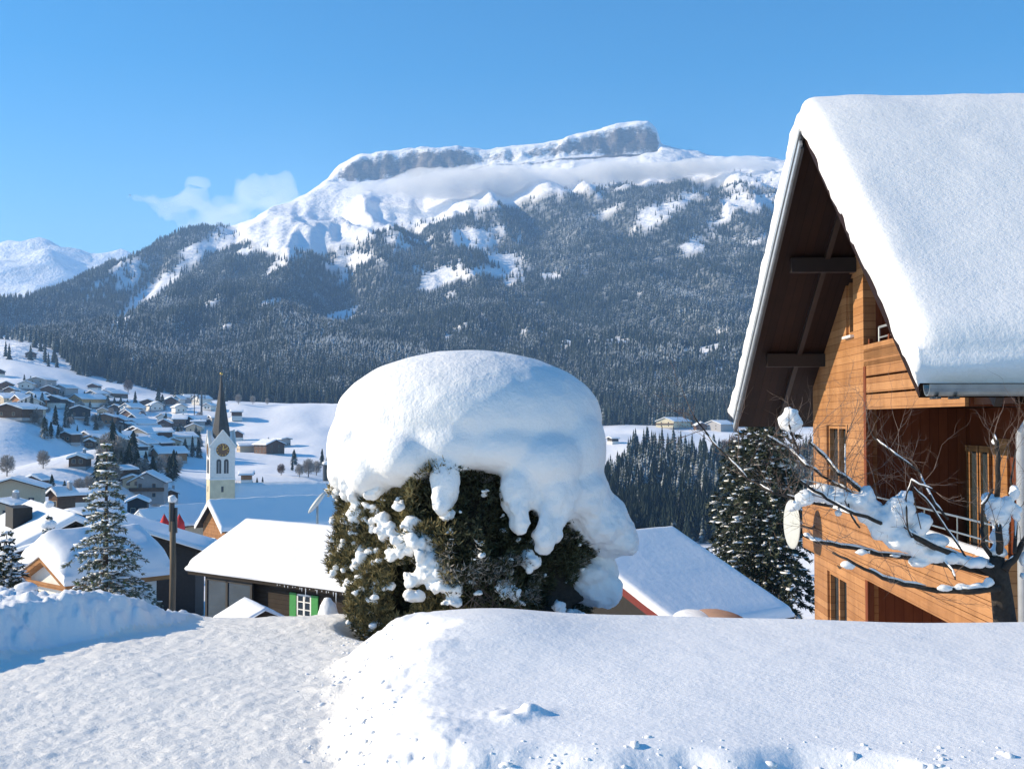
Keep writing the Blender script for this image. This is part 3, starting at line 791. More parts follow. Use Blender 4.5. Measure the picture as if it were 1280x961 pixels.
# ------------------------------------------------------------------ blobs of snow: ellipsoids fused by a voxel remesh
_ico = {}
def ico(sub):
    if sub not in _ico:
        bm = bmesh.new(); bmesh.ops.create_icosphere(bm, subdivisions=sub, radius=1)
        bm.verts.ensure_lookup_table()
        _ico[sub] = (np.array([v.co[:] for v in bm.verts]), [tuple(v.index for v in f.verts) for f in bm.faces]); bm.free()
    return _ico[sub]
def fused(name, ells, voxel, mat, parent=None, rough=.0, rscale=3.0, smooth_it=4, seed=5, zlow=None):
    """ells: (centre, radii, optional rotation matrix)"""
    mb = MB(); V, Fc = ico(3)
    for e in ells:
        c, r = Vector(e[0]), e[1]; Rm = e[2] if len(e) > 2 else None
        vs = V * np.array(r)
        if Rm is not None: vs = vs @ np.array(Rm).T
        mb.add([tuple(v + np.array(c)) for v in vs], Fc)
    o = mb.build(name, mat, None, True)
    md = o.modifiers.new('r', 'REMESH'); md.mode = 'VOXEL'; md.voxel_size = voxel; md.use_smooth_shade = True
    s = o.modifiers.new('s', 'SMOOTH'); s.iterations = smooth_it; s.factor = .6
    dg = bpy.context.evaluated_depsgraph_get(); ev = o.evaluated_get(dg)
    me = bpy.data.meshes.new_from_object(ev)
    old = o.data; o.modifiers.clear(); o.data = me; bpy.data.meshes.remove(old)
    if rough:
        n = len(me.vertices); co = np.zeros(n * 3); me.vertices.foreach_get('co', co); co = co.reshape(-1, 3)
        no = np.zeros(n * 3); me.vertices.foreach_get('normal', no); no = no.reshape(-1, 3)
        ra = rough if zlow is None else rough + zlow[2] * (1 - smooth(co[:, 2], zlow[0], zlow[1]))
        co = co + no * (fbm(co[:, 0] * rscale, co[:, 1] * rscale, co[:, 2] * rscale, oct=4, seed=seed) * ra)[:, None]
        me.vertices.foreach_set('co', co.ravel()); me.update()
    me.polygons.foreach_set('use_smooth', np.ones(len(me.polygons), bool))
    if parent is not None: o.parent = parent
    return o
def lumps(name, pts, mat, parent=None, sub=2, jit=.18, angs=None):
    """separate small lumps of snow in one mesh: (centre, radii)"""
    V, Fc = ico(sub); n = len(V); F0 = np.array(Fc)
    C = np.array([p[0] for p in pts], float); Rr = np.array([p[1] for p in pts], float)
    W = V[None] * Rr[:, None, :]
    ph = rng.random((len(pts), 1, 1)) * 40
    W = W * (1 + jit * vnoise(V[None, :, 0:1] * 1.7 + ph, V[None, :, 1:2] * 1.7 + ph, V[None, :, 2:3] * 1.7 + 0 * ph, 8))
    if angs is not None:
        ca, sa = np.cos(angs)[:, None], np.sin(angs)[:, None]; W = np.stack([W[..., 0] * ca - W[..., 1] * sa, W[..., 0] * sa + W[..., 1] * ca, W[..., 2]], -1)
    Vv = (W + C[:, None, :]).reshape(-1, 3)
    Ff = (F0[None] + (np.arange(len(pts)) * n)[:, None, None]).reshape(-1, 3)
    return link_mesh(name, Vv, Ff, mat, parent, True)
def sprigs(name, P, D, L, Wd, mat, parent=None, blades=3, spread=.6):
    """many small needle sprays: P points, D directions; each spray has a few thin blades"""
    P = np.asarray(P, float); D = np.asarray(D, float); n = len(P)
    L = np.broadcast_to(L, n); Wd = np.broadcast_to(Wd, n)
    VV = []; 
    for b in range(blades):
        r = rng.normal(size=(n, 3)); d = D + spread * r; d /= np.linalg.norm(d, axis=1)[:, None] + 1e-9
        s = np.cross(d, rng.normal(size=(n, 3))); s /= np.linalg.norm(s, axis=1)[:, None] + 1e-9
        l = (L * (.6 + .6 * rng.random(n)))[:, None]; w_ = (Wd * (.6 + .7 * rng.random(n)))[:, None]
        VV.append(np.stack([P, P + d * l * .45 + s * w_, P + d * l, P + d * l * .45 - s * w_], 1))
    V = np.concatenate(VV).reshape(-1, 3)
    Fq = np.arange(len(V)).reshape(-1, 4)
    return link_mesh(name, V, Fq, mat, parent)

# ------------------------------------------------------------------ the snow-capped hedge bush in the middle
YB = 9.9; K = YB / F
bc = at(585, 700, YB)
bush = empty('thuja_bush', (bc.x, YB, -1.95), 0, 'bushy thuja beside the road buried under a giant mushroom cap of snow', 'bush')
def bl(px, py, dy=0.0):
    """local position of a spot on the bush: photo pixel and offset in depth from its middle"""
    p = at(px, py, YB + dy); return Vector((p.x - bc.x, dy, p.z + 1.95))
def front(px, off=0.0):
    t = (px - 583) / 165
    return -1.02 * math.sqrt(max(.05, 1 - t * t)) + off
ell = []
def E(px, py, rx, rz, dy, ry, rot=0):
    k = (YB + dy) / F
    Rm = Matrix.Rotation(rot, 3, 'Y') if rot else None
    ell.append((bl(px, py, dy), (rx * k, ry, rz * k), Rm) if Rm else (bl(px, py, dy), (rx * k, ry, rz * k)))
E(586, 523, 168, 86, .05, 1.08)
E(445, 560, 36, 52, -.1, .5); E(436, 585, 26, 32, -.15, .35); E(468, 582, 40, 42, -.45, .45); E(505, 570, 46, 38, -.68, .4)
E(565, 556, 62, 36, -.72, .33); E(556, 605, 20, 36, -.97, .12); E(552, 632, 13, 14, -1.0, .09)
E(620, 558, 60, 34, -.7, .34); E(674, 575, 56, 44, -.55, .45); E(648, 612, 24, 34, -.82, .18); E(692, 618, 34, 44, -.66, .24)
E(716, 560, 42, 60, -.1, .6); E(650, 646, 13, 28, -.93, .1); E(680, 662, 13, 36, -.86, .1); E(694, 655, 10, 24, -.8, .1)
E(724, 620, 42, 42, -.3, .38); E(745, 648, 46, 36, -.25, .36, R(38)); E(768, 668, 34, 27, -.2, .3, R(30)); E(782, 676, 16, 18, -.2, .22); E(758, 735, 20, 26, -.1, .25)
E(735, 718, 36, 34, -.05, .4); E(748, 740, 22, 20, -.1, .25); E(722, 700, 14, 30, -.1, .2)
cap = fused('snow_cap', ell, .02, M['snow_cap'], bush, .002, 7, 26, 5, (1.1, 1.7, .03))
# hanging patches and clumps on the front of the bush
ell = []
for (px, py, rx, rz) in [(488, 664, 20, 12), (505, 672, 22, 14), (528, 678, 20, 12), (478, 650, 12, 8), (515, 655, 14, 9), (498, 690, 20, 12), (540, 712, 26, 26), (560, 735, 20, 10),
                         (520, 722, 18, 12), (452, 700, 12, 26), (447, 640, 12, 34), (437, 610, 14, 22), (455, 745, 12, 16), (430, 690, 7, 16), (634, 733, 16, 10), (626, 742, 6, 12), (643, 742, 6, 10),
                         (697, 758, 11, 9), (702, 766, 7, 13), (662, 700, 10, 16), (500, 630, 9, 8), (470, 610, 14, 14), (465, 585, 10, 20), (560, 645, 9, 8), (720, 770, 14, 12), (742, 780, 14, 10),
                         (685, 668, 14, 12), (565, 750, 12, 6), (520, 745, 12, 6)]:
    rx *= .85; rz *= .8
    E(px, py, rx, rz, front(px, .05), .1)
    for q_ in range(3): E(px + random.uniform(-1, 1) * rx, py + random.uniform(-.9, .9) * rz, rx * random.uniform(.3, .6), rz * random.uniform(.35, .6), front(px, .03), .08)
fused('snow_clump', ell, .016, M['snow_soft'], bush, .035, 12, 3)
# stems and branches
stm = MB()
for k_ in range(14):
    a = random.uniform(0, 2 * math.pi); r_ = random.uniform(.05, .45)
    p0 = Vector((r_ * math.cos(a), r_ * math.sin(a), -.1)); p1 = p0 * 2.0 + Vector((random.uniform(-.1, .1), 0, .9)); p2 = p0 * 2.2 + Vector((0, 0, 1.8))
    stm.tube([p0, (p0 + p1) / 2 + Vector((.03, .02, 0)), p1, p2], [.035, .03, .022, .01], 6)
stm.build('stem', M['bark'], bush)
core = fused('dark_core', [((0, .1, .95), (.82, .75, .95)), ((-.25, 0, .6), (.6, .6, .6)), ((.4, 0, .6), (.6, .6, .6))], .06, M['bark_dark'], bush, .12, 4, 2)  # added solid dark core that stops the view through the foliage
def bush_shell(n, cond=None, rmin=.8):
    P = []; D = []
    while len(P) < n:
        a = random.uniform(0, 2 * math.pi); z = random.uniform(-.0, 1.75)
        rr = (1.05 - .22 * (z - .9) ** 2) * (1 + .10 * math.sin(5 * a + z * 3) + .06 * math.sin(11 * a - z * 7))
        if math.cos(a) > 0: rr *= .97
        q = random.uniform(rmin, 1.04) ; x = rr * q * math.cos(a); y = rr * q * math.sin(a) * .95
        if math.sin(a) > .35: continue
        c = float(vnoise(np.array(x * 4.2), np.array(y * 4.2), np.array(z * 4.2), 91))
        if c < -.28 and q > .9: continue
        if cond and not cond(x, y, z): continue
        P.append((x, y, z)); D.append((math.cos(a) * .9, math.sin(a) * .9, .45))
    return P, D
left = lambda x, y, z: (x < -.45 + .45 * random.random()) or (z < .45 and x < .1)
P, D = bush_shell(30000); sprigs('foliage', P, D, .055, .0055, M['thuja'], bush, 4, .6)
P, D = bush_shell(16000, left, .9); D = [(a_ * .6, b_9 * .6, 1.15) for a_, b_9, c_9 in D]
sprigs('dry_foliage', P, D, .07, .0048, M['thuja_brown'], bush, 4, .7)
P, D = bush_shell(900, lambda x, y, z: .35 < z < 1.0 and x > -.5 and float(vnoise(np.array(x * 3.0), np.array(y), np.array(z * 5.0), 12)) > .0, .95)
sprigs('frosted_foliage', P, D, .06, .004, M['frost'], bush, 4, .7)
pts = []
P, D = bush_shell(520, lambda x, y, z: x < -.6 or random.random() < .16, .95)
for p in P:
    s = random.uniform(.010, .032) * (1.1 if p[0] < -.6 else .8)
    pts.append((p, (s * 1.4, s * 1.2, s * .9)))
pts2 = []
for p, r_ in pts:
    for q in range(3):
        o_ = [random.uniform(-1.1, 1.1) * r_[0] for _ in range(3)]; f__ = random.uniform(.5, 1)
        pts2.append(((p[0] + o_[0], p[1] + o_[1], p[2] + o_[2] * .6), [c * f__ for c in r_]))
fused('snow_dusting', pts2, .012, M['snow_soft'], bush, .012, 20, 1)
dry = MB()
for k_ in range(26):
    x0 = random.uniform(.0, .35); z0 = random.uniform(0, .2)
    dry.tube([(x0, -.9, z0), (x0 + random.uniform(-.15, .15), -1.0, z0 + .3), (x0 + random.uniform(-.3, .3), -.98, z0 + random.uniform(.4, .75))], [.005, .004, .002], 4)
dry.build('bare_twig', M['twig'], bush)

# loose clods of ploughed snow along the edge of the lane and in the trench in front
cl = []
for q in range(620):
    if random.random() < .5:
        y = random.uniform(4.6, 9.2); x = -.62 - .14 * (y - 4.4) + random.gauss(.05, .16)
    else:
        x = random.uniform(-.7, 2.0); y = random.gauss(4.5, .17)
    s = min(.026, .005 * math.exp(random.gauss(.35, .55)))
    zc = float(near_z(np.array([x]), np.array([y]))[0])
    cl.append(((x, y, zc - s * .1), (s * random.uniform(.8, 1.5), s * random.uniform(.8, 1.3), s * random.uniform(.6, 1))))
tag(lumps('snow_clods', cl, M['snow'], None, 1, .6, rng.random(len(cl)) * 6), kind='stuff')

# ------------------------------------------------------------------ conifers with layered boughs, near enough to read
def near_spruce(name, label, base, h, rad, cat='spruce', rz=None, snow=1.0, whorl=.22, sp_len=.12, seed=1, dens=1.0, green=0, top_lump=None, group=None, taper=.85, nmat='needle'):
    rs = random.Random(seed)
    t = empty(name, base, rs.uniform(0, 6) if rz is None else rz, label, cat, group)
    MB().tube([(0, 0, -.6), (0, 0, h * .5), (0, 0, h * .98)], [h * .02, h * .013, .008], 8).build('trunk', M['bark'], t)
    P, D, G, GD, SN, br_ = [], [], [], [], [], MB(); AN = []
    z = h * .06
    while z < h * .99:
        f = 1 - z / h; L0 = rad * (f ** taper) + .03
        nb = max(4, int(6 + 4 * f)); ph = rs.uniform(0, 6)
        for k_ in range(nb):
            a = ph + 2 * math.pi * k_ / nb + rs.uniform(-.2, .2); L = L0 * rs.uniform(.6, 1.28)
            dirn = Vector((math.cos(a), math.sin(a), 0)); pts_ = []
            m_ = 5
            for q in range(m_ + 1):
                s = q / m_
                pts_.append(dirn * L * s + Vector((0, 0, z + L * (.12 * s - .5 * s * s))))
            br_.tube(pts_, [max(.004, .018 * h / 6 * (1 - .8 * q / m_)) for q in range(m_ + 1)], 4, False)
            ns = max(3, int(L / sp_len * 5.5 * dens))
            side = dirn.cross(Vector((0, 0, 1)))
            for q in range(ns):
                s = rs.uniform(.12, 1.02); i_ = min(m_ - 1, int(s * m_)); u_ = s * m_ - i_
                p = pts_[i_].lerp(pts_[i_ + 1], u_)
                wd = L * .32 * (1.1 - s) + .03
                off = side * rs.uniform(-wd, wd) + Vector((0, 0, rs.uniform(-.5, .1) * wd))
                d = dirn * .8 + side * math.copysign(.7, off.dot(side)) + Vector((0, 0, -.35))
                if green and rs.random() < green and p.dot(Vector((-1, -1, 0))) > 0 : G.append(p + off); GD.append(d)
                else: P.append(p + off); D.append(d)
                if rs.random() < .34 * snow:
                    sz = rs.uniform(.16, .55) * sp_len; AN.append(a + rs.uniform(-.5, .5))
                    SN.append(((p + off + Vector((0, 0, sz * .25))), (sz * rs.uniform(1.2, 2.6), sz * rs.uniform(.6, 1), sz * .42)))
        z += whorl * (0.65 + .5 * f)
    br_.build('branches', M['bark'], t)
    sprigs('needles', P, D, sp_len, sp_len * .14, M[nmat], t, 5, .5)
    if G: sprigs('bright_needles', G, GD, sp_len, sp_len * .16, M['needle_light'], t, 5, .5)
    if SN:
        lumps('snow', SN, M['snow'], t, 1, .5, np.array(AN))
    if top_lump:
        fused('snow_knob', [((x, y, z_), r_) for (x, y, z_, r_) in top_lump], .03, M['snow_soft'], t, .015, 6, 3)
    return t
b_ = hit(132, 752, 26, 40); b_ = Vector((at(132, 700, 31).x, 31, float(ground_z(at(132, 700, 31).x, 31))))
near_spruce('snowy_spruce', 'tall slender snow-dusted spruce in front of the white cottage, brightest green of the trees', b_, at(132, 548, 31).z - b_.z, 1.5, seed=3, snow=1.5, whorl=.34, sp_len=.15, green=.06, dens=.72, nmat='needle_frost', taper=1.1)
b_ = Vector((at(960, 700, 56).x, 56, -11.5))
_z = at(960, 488, 56).z - b_.z
near_spruce('dark_spruce', 'dark broad spruce flecked with snow standing against the left corner of the timber chalet', b_, _z, 2.7, rz=0, seed=8, snow=.45, whorl=.5, sp_len=.3, dens=1.15, taper=.42)
near_spruce('dark_spruce', 'lower snow-flecked spruce whose boughs reach left of the chalet over the snowed-in roof', Vector((at(922, 700, 60).x, 60, -12)), at(922, 545, 60).z + 12, 2.2, seed=9, snow=.5, whorl=.55, sp_len=.3, dens=1.0, taper=.5)
near_spruce('young_spruce', 'young snow-laden spruce at the left edge of the photo below the long dark house', Vector((at(8, 700, 26).x, 26, float(ground_z(at(8, 700, 26).x, 26)))), at(8, 662, 26).z - float(ground_z(at(8, 700, 26).x, 26)), .75, seed=12, snow=2.0, whorl=.22, sp_len=.13)
near_spruce('young_spruce', 'thin young spruce with a white snow knob on its tip before the long dark house', Vector((at(60, 700, 46).x, 46, float(ground_z(at(60, 700, 46).x, 46)))), at(60, 640, 46).z - float(ground_z(at(60, 700, 46).x, 46)), .75, seed=13, snow=2.2, whorl=.24, sp_len=.13,
            top_lump=[(0, 0, at(60, 630, 46).z - float(ground_z(at(60, 700, 46).x, 46)), (.2, .2, .15)), (0, 0, at(60, 655, 46).z - float(ground_z(at(60, 700, 46).x, 46)), (.32, .32, .2))])
b_ = Vector((at(32, 740, 20).x, 20, at(32, 760, 20).z))
s_ = empty('snowy_shrub', b_, 0, 'small round shrub with a dome of snow by the left plough bank', 'shrub')
sprigs('foliage', rng.normal(size=(500, 3)) * [.1, .1, .09] + [0, 0, .15], rng.normal(size=(500, 3)), .08, .01, M['needle'], s_, 4, .6)
MB().tube([(0, 0, -.4), (0, 0, .25)], .02, 6).build('stem', M['bark'], s_)
fused('snow_cap', [((0, 0, .33), (.2, .2, .13)), ((.05, -.05, .24), (.15, .15, .1))], .02, M['snow_soft'], s_, .01, 8, 3)

# ------------------------------------------------------------------ old pollarded fruit tree at the right, branches carrying slabs of snow
YT = 8.7
tb = at(1255, 800, YT)
ft = empty('fruit_tree', (tb.x, YT, -1.75), 0, 'leafless dark fruit tree with thick slabs of snow on its long left branches', 'tree')
def tl(px, py, dy=0.0):
    p = at(px, py, YT + dy); return Vector((p.x - tb.x, dy, p.z + 1.75))
k = YT / F
tr = MB()
tr.tube([tl(1262, 830), tl(1256, 775), tl(1252, 742), tl(1248, 715), tl(1244, 695)], [17 * k, 14 * k, 13 * k, 12 * k, 7 * k], 10)
tr.build('trunk', M['bark_dark'], ft, True)
main = [([(1250, 722), (1215, 702), (1180, 688), (1140, 668), (1105, 640), (1075, 612), (1050, 590), (1030, 572), (1012, 552)], 8, 1.6, -.1),
        ([(1248, 735), (1210, 738), (1170, 736), (1130, 730), (1102, 722), (1070, 705), (1040, 692)], 7, 2, -.3),
        ([(1246, 718), (1200, 710), (1150, 700), (1100, 690), (1050, 682), (1020, 675), (1002, 668)], 6, 3, .2),
        ([(1252, 712), (1248, 680), (1244, 640), (1246, 600), (1247, 560), (1244, 545)], 8, 3.5, 0),
        ([(1256, 712), (1272, 690), (1290, 660), (1310, 640)], 8, 3, .1),
        ([(1246, 706), (1228, 680), (1226, 655), (1228, 630), (1240, 610)], 5, 2, -.1),
        ([(1105, 655), (1085, 648), (1060, 640), (1035, 622), (1012, 608), (1000, 600)], 4, 2.5, -.15),
        ([(1125, 664), (1100, 650), (1080, 630), (1058, 612), (1035, 600), (1008, 580), (985, 560), (955, 545)], 4, 1.3, .1),
        ([(1040, 632), (1000, 626), (965, 615), (935, 598), (905, 568), (885, 545), (868, 520)], 3, 1.6, .3),
        ([(1185, 650), (1160, 618), (1150, 590), (1120, 570), (1092, 545), (1085, 520)], 2.5, 1.2, .25),
        ([(1075, 660), (1060, 640), (1058, 600), (1055, 560), (1060, 530)], 2, .9, .1),
        ([(1210, 700), (1180, 660), (1165, 630), (1140, 605), (1150, 660)], 2, 1, -.2),
        ([(1268, 690), (1270, 640), (1262, 600), (1268, 560)], 4, 1.5, .15),
        ([(1170, 690), (1190, 715), (1196, 722)], 3, 1.5, -.3),
        ([(1012, 584), (1000, 570), (992, 552), (988, 530)], 3, 2, .1),
        ([(1150, 690), (1135, 660), (1132, 625), (1140, 600), (1170, 615)], 2.2, 1, -.35)]
segs = []
for pl, r0, r1, dy in main:
    n = len(pl); pts_ = []
    for i, (x, y) in enumerate(pl):
        s = i / (n - 1)
        pts_.append(tl(x + random.uniform(-2, 2) * (i > 0), y + random.uniform(-2, 2) * (i > 0), dy * s + .12 * math.sin(3 * s + x)))
    fine = []
    for a, b2 in zip(pts_[:-1], pts_[1:]):
        for q in (0, .33, .66): fine.append(a.lerp(b2, q) + Vector([random.uniform(-.006, .006) for _ in range(3)]))
    fine.append(pts_[-1])
    m_ = len(fine)
    MB().tube(fine, [(r0 + (r1 - r0) * i / (m_ - 1)) * k * .62 for i in range(m_)], 7).build('branch', M['bark_dark'], ft, True)
    segs.append(fine)
tw = MB()
def twig(p, d, L, r, depth):
    pts_ = [p]; q = p.copy(); d = d.normalized()
    for i in range(4):
        d = (d + Vector([random.uniform(-.28, .28) for _ in range(3)]) + Vector((0, 0, .05))).normalized()
        q = q + d * L / 4; pts_.append(q.copy())
    tw.tube(pts_, [r, r * .8, r * .65, r * .5, r * .35], 4, False)
    if depth:
        for i in (1, 2, 3, 4):
            if random.random() < .75:
                dd = (d + Vector([random.uniform(-1, 1) for _ in range(3)])).normalized()
                twig(pts_[i], dd, L * random.uniform(.4, .7), r * .55, depth - 1)
for s_i, fine in enumerate(segs):
    cnt = [18, 9, 9, 8, 4, 6, 15, 20, 18, 9, 12, 4, 6, 1, 3, 5][s_i]
    for q in range(cnt):
        i = random.randrange(len(fine) // 4, len(fine)); dirn = (fine[min(i + 1, len(fine) - 1)] - fine[i - 1]).normalized()
        d = dirn * .5 + Vector((random.uniform(-.8, .8), random.uniform(-.6, .6), random.uniform(-.35, 1)))
        twig(fine[i], d, random.uniform(.16, .5), random.uniform(.002, .0036), 2)
t_ = tw.build('twigs', M['twig'], ft)
ell = []
def S(px, py, rx, rz, dy=0, ry=.12, rot=0):
    ell.append((tl(px, py, dy), (rx * k * .84, ry * .8, rz * k * .8), Matrix.Rotation(rot, 3, 'Y')))
for q in [(1004, 622, 16, 13), (1025, 616, 22, 14), (1048, 622, 24, 16), (1070, 628, 24, 16), (1088, 640, 24, 22), (1082, 618, 12, 14), (1105, 655, 26, 30), (1122, 640, 26, 26), (1131, 624, 12, 14), (1125, 672, 28, 22),
          (1145, 680, 26, 20), (1150, 655, 18, 20), (1165, 692, 26, 14), (1168, 676, 22, 12), (1190, 697, 28, 9), (1215, 702, 22, 8), (1235, 705, 14, 7), (1150, 702, 18, 7), (992, 632, 10, 8)]:
    S(*q[:2], q[2] * .9, q[3] * .9, random.uniform(-.05, .05), .13)
for q in [(1246, 640, 17, 22), (1250, 665, 14, 22), (1240, 625, 12, 10), (1258, 632, 13, 14), (1246, 690, 12, 10)]: S(*q[:2], *q[2:4], .04, .10)
for q in [(1224, 733, 16, 6), (1205, 734, 14, 4), (1236, 728, 8, 8), (1060, 706, 10, 3), (1020, 674, 10, 4), (1008, 668, 7, 5), (1244, 552, 5, 6), (1268, 615, 5, 12), (1272, 640, 5, 14), 
          (1180, 735, 12, 3), (1080, 690, 14, 3), (1120, 694, 10, 3), (1048, 640, 6, 5), (1280, 700, 7, 10), (1278, 720, 6, 6)]: S(*q[:2], *q[2:4], -.1 if q[1] > 725 else 0, .05)
rdg = MB()
for s_i, sg in enumerate(segs):
    r_b = main[s_i][1] * k * .5; run = []
    for i in range(1, len(sg) - 1):
        ok_ = abs((sg[i + 1] - sg[i - 1]).normalized().z) < .85 and random.random() < .9
        if ok_: run += [sg[i] + Vector((0, 0, r_b * (1 - .6 * i / len(sg)) + .006)), sg[i].lerp(sg[i + 1], .5) + Vector((0, 0, r_b * (1 - .6 * i / len(sg)) + .008))]
        if (not ok_ or i == len(sg) - 2) and len(run) > 2:
            n_r = len(run); rdg.tube(run, [random.uniform(.006, .012) * min(1, .45 + main[s_i][1] / 10) * min(1, q_ + .3, n_r - q_ - .7) for q_ in range(n_r)], 7); run = []
        elif not ok_: run = []
rdg.build('snow_ridge', M['snow_soft'], ft, True)
for q in [(988, 527, 17, 13), (988, 519, 12, 13), (992, 531, 15, 9)]: S(*q, .1, .1)
fused('snow', ell, .012, M['snow_soft'], ft, .018, 12, 4)
# ------------------------------------------------------------------ houses: gable front on local -y, ridge along local y, ridge at x = 0
def prism_wall(w, l, h, rise):
    mb = MB(); a = w / 2; b_ = l / 2
    vs = [(-a, -b_, 0), (a, -b_, 0), (a, -b_, h), (0, -b_, h + rise), (-a, -b_, h)]
    vs = [(x, y, z) for x, y, z in vs] + [(x, b_, z) for x, y, z in vs]
    mb.add(vs, [(0, 1, 2, 3, 4), (9, 8, 7, 6, 5), (0, 5, 6, 1), (1, 6, 7, 2), (2, 7, 8, 3), (3, 8, 9, 4), (4, 9, 5, 0)])
    return mb
def roof_slabs(w, l, h, rise, oh, t=.18):
    mb = MB(); a = w / 2; s = rise / a; e = a + oh; b_ = l / 2 + oh
    poly = [(-e, h - s * oh), (0, h + rise), (e, h - s * oh), (e, h - s * oh + t), (0, h + rise + t), (-e, h - s * oh + t)]
    vs = [(x, -b_, z) for x, z in poly] + [(x, b_, z) for x, z in poly]
    fs = [(0, 1, 4, 5), (1, 2, 3, 4), (11, 10, 7, 6), (10, 9, 8, 7)]
    fs += [(i, i + 6, (i + 1) % 6 + 6, (i + 1) % 6) for i in range(6)]
    return mb.add(vs, fs)
def house(name, label, base, w, l, h, pitch, yaw, wall='brown_wood', th=.5, oh=.8, windows=2, chimney=0, balcony=0, cat='house', group=None,
          lower=None, roofm='dark_wood', rn=0.02, res=None, side_windows=0, barge=None, r=None, sink=1.0, winmat='glass', bulge=0.04):
    t = empty(name, base, R(yaw), label, cat, group)
    rise = w / 2 * math.tan(R(pitch))
    mb = MB(); wl_ = prism_wall(w, l, h, rise).build('wall', M[wall], t)
    if lower:
        MB().box(-w / 2 - .04, w / 2 + .04, -l / 2 - .04, l / 2 + .04, -sink, h * .45).build('ground_floor', M[lower], t)
    else:
        MB().box(-w / 2 - .04, w / 2 + .04, -l / 2 - .04, l / 2 + .04, -sink, .12).build('plinth', M['grey_wall'], t)
    rf = roof_slabs(w, l, h, rise, oh).build('roof', M[roofm], t)
    s = rise / (w / 2); e = w / 2 + oh + .06; ly = l / 2 + oh + .06
    base_f = lambda x, y: h + rise + .18 + .012 - s * np.sqrt(np.asarray(x, float) ** 2 + (th * .5) ** 2) + s * th * .32
    base_u = lambda x, y: h + rise + .185 - s * np.abs(np.asarray(x, float))
    rr = r or min(th * .6, .35)
    nx, ny = res or (7, 5)
    V_, F_ = snow_cover(-e, e, -ly, ly, base_u, th, rr, nx, ny, rn, bulge, sum(map(ord, label)) % 97, 0.0)
    link_mesh('roof_snow', V_, F_, M['snow_far'] if base[1] > 140 else M['snow_soft'], t, True)
    if barge:
        for sx in (-1, 1):
            MB().beam((0, -ly + .02, h + rise + .06), (sx * e, -ly + .02, h + rise + .06 - s * e), .06, .3).build('barge_board', M[barge], t)
    def win(x, z, ww=.9, wh=1.1, side=0):
        mb = MB()
        f_ = .07
        P_ = (lambda a, b_, c, d, e_, g: mb.box(a, b_, -l / 2 - e_, -l / 2 - g, c, d)) if not side else (lambda a, b_, c, d, e_, g: mb.box(*( (w / 2 + g, w / 2 + e_) if side > 0 else (-w / 2 - e_, -w / 2 - g)), a, b_, c, d))
        P_(x - ww / 2 - f_, x - ww / 2, z, z + wh, .05, .0); P_(x + ww / 2, x + ww / 2 + f_, z, z + wh, .05, .0)
        P_(x - ww / 2 - f_, x + ww / 2 + f_, z + wh, z + wh + f_, .05, .0); P_(x - ww / 2 - f_, x + ww / 2 + f_, z - f_, z, .05, .0)
        o = mb.build('window', M['frame_white' if base[1] < 150 else 'tan'], t)
        mb = MB()
        P_(x - ww / 2, x + ww / 2, z, z + wh, .03, .01); mb.build('pane', M[winmat], o)
    if windows:
        lv = max(1, int(h // 2.5)); k_ = 0
        per = max(1, int(round(windows / lv)))
        for lev in range(lv):
            for q in range(per):
                x = (q - (per - 1) / 2) * (w / (per + .4)); win(x, lev * 2.6 + 1.0 if h > 2 else .5)
    for q in range(side_windows):
        y = (q - (side_windows - 1) / 2) * (l / (side_windows + .3))
        for lev in range(max(1, int(h // 2.5))):
            win(y, lev * 2.6 + 1.0, side=-1 if yaw > 0 else 1)
    if balcony:
        MB().box(-w / 2 - .2, w / 2 + .2, -l / 2 - 1.1, -l / 2 - .06, h * .5, h * .5 + .95).build('balcony', M['brown_wood'], t)
    if chimney:
        c = MB(); y = l * .15 * chimney
        c.box(.5, 1.2, y, y + .7, h + rise * .6, h + rise + th + .8); ch_ = c.build('chimney', M['grey_wall'], t)
        lumps('chimney_snow', [((.85, y + .35, h + rise + th + .9), (.45, .45, .25))], M['snow_soft'], ch_)
    return t
def ray_local(root, px, py, axis, val):
    Mi = (Matrix.Translation(root.location) @ Matrix.Rotation(root.rotation_euler.z, 4, 'Z')).inverted()
    o = Mi @ Vector((0, 0, 0)); d = (Mi @ at(px, py, 10)) - o
    return o + d * ((val - o[axis]) / d[axis])

# --- dark house with green shutters and a glazed porch, below the road
w0 = 5.0; l0 = 10.6
gh = house('shuttered_cottage', 'low dark house with green shutters and glazed porch beside the giant bush', (-7.65, 48.5, -8.95), w0, l0, 2.55, 28, 51.3, 'dark_wood', .42, .55, 0, 0, res=(24, 40), rn=.012)
xs = -w0 / 2
def onwall(px, py): q = ray_local(gh, px, py, 0, xs); return q.y, q.z
a0 = onwall(372, 770); a1 = onwall(390, 744)
y0, y1 = sorted((a0[0], a1[0])); z0, z1 = a0[1], a1[1]
wf = MB()
for (a, b_, c, d) in ((y0, y0 + .07, z0, z1), (y1 - .07, y1, z0, z1), (y0, y1, z1 - .07, z1), (y0, y1, z0, z0 + .07), ((y0 + y1) / 2 - .05, (y0 + y1) / 2 + .05, z0 + .07, z1 - .07)):
    wf.box(xs - .05, xs, a, b_, c, d)
for q in (1 / 3, 2 / 3): wf.box(xs - .045, xs - .01, y0 + .07, y1 - .07, z0 + (z1 - z0) * q - .02, z0 + (z1 - z0) * q + .02)
wn_o = wf.build('window', M['frame_white'], gh)
MB().box(xs - .025, xs - .005, y0 + .07, y1 - .07, z0 + .07, z1 - .07).build('pane', M['glass'], wn_o)
for (a, b_) in ((y0 - .42, y0 - .03), (y1 + .03, y1 + .42)):
    MB().box(xs - .07, xs - .02, a, b_, z0 - .02, z1 + .02).build('shutter', M['green'], gh)
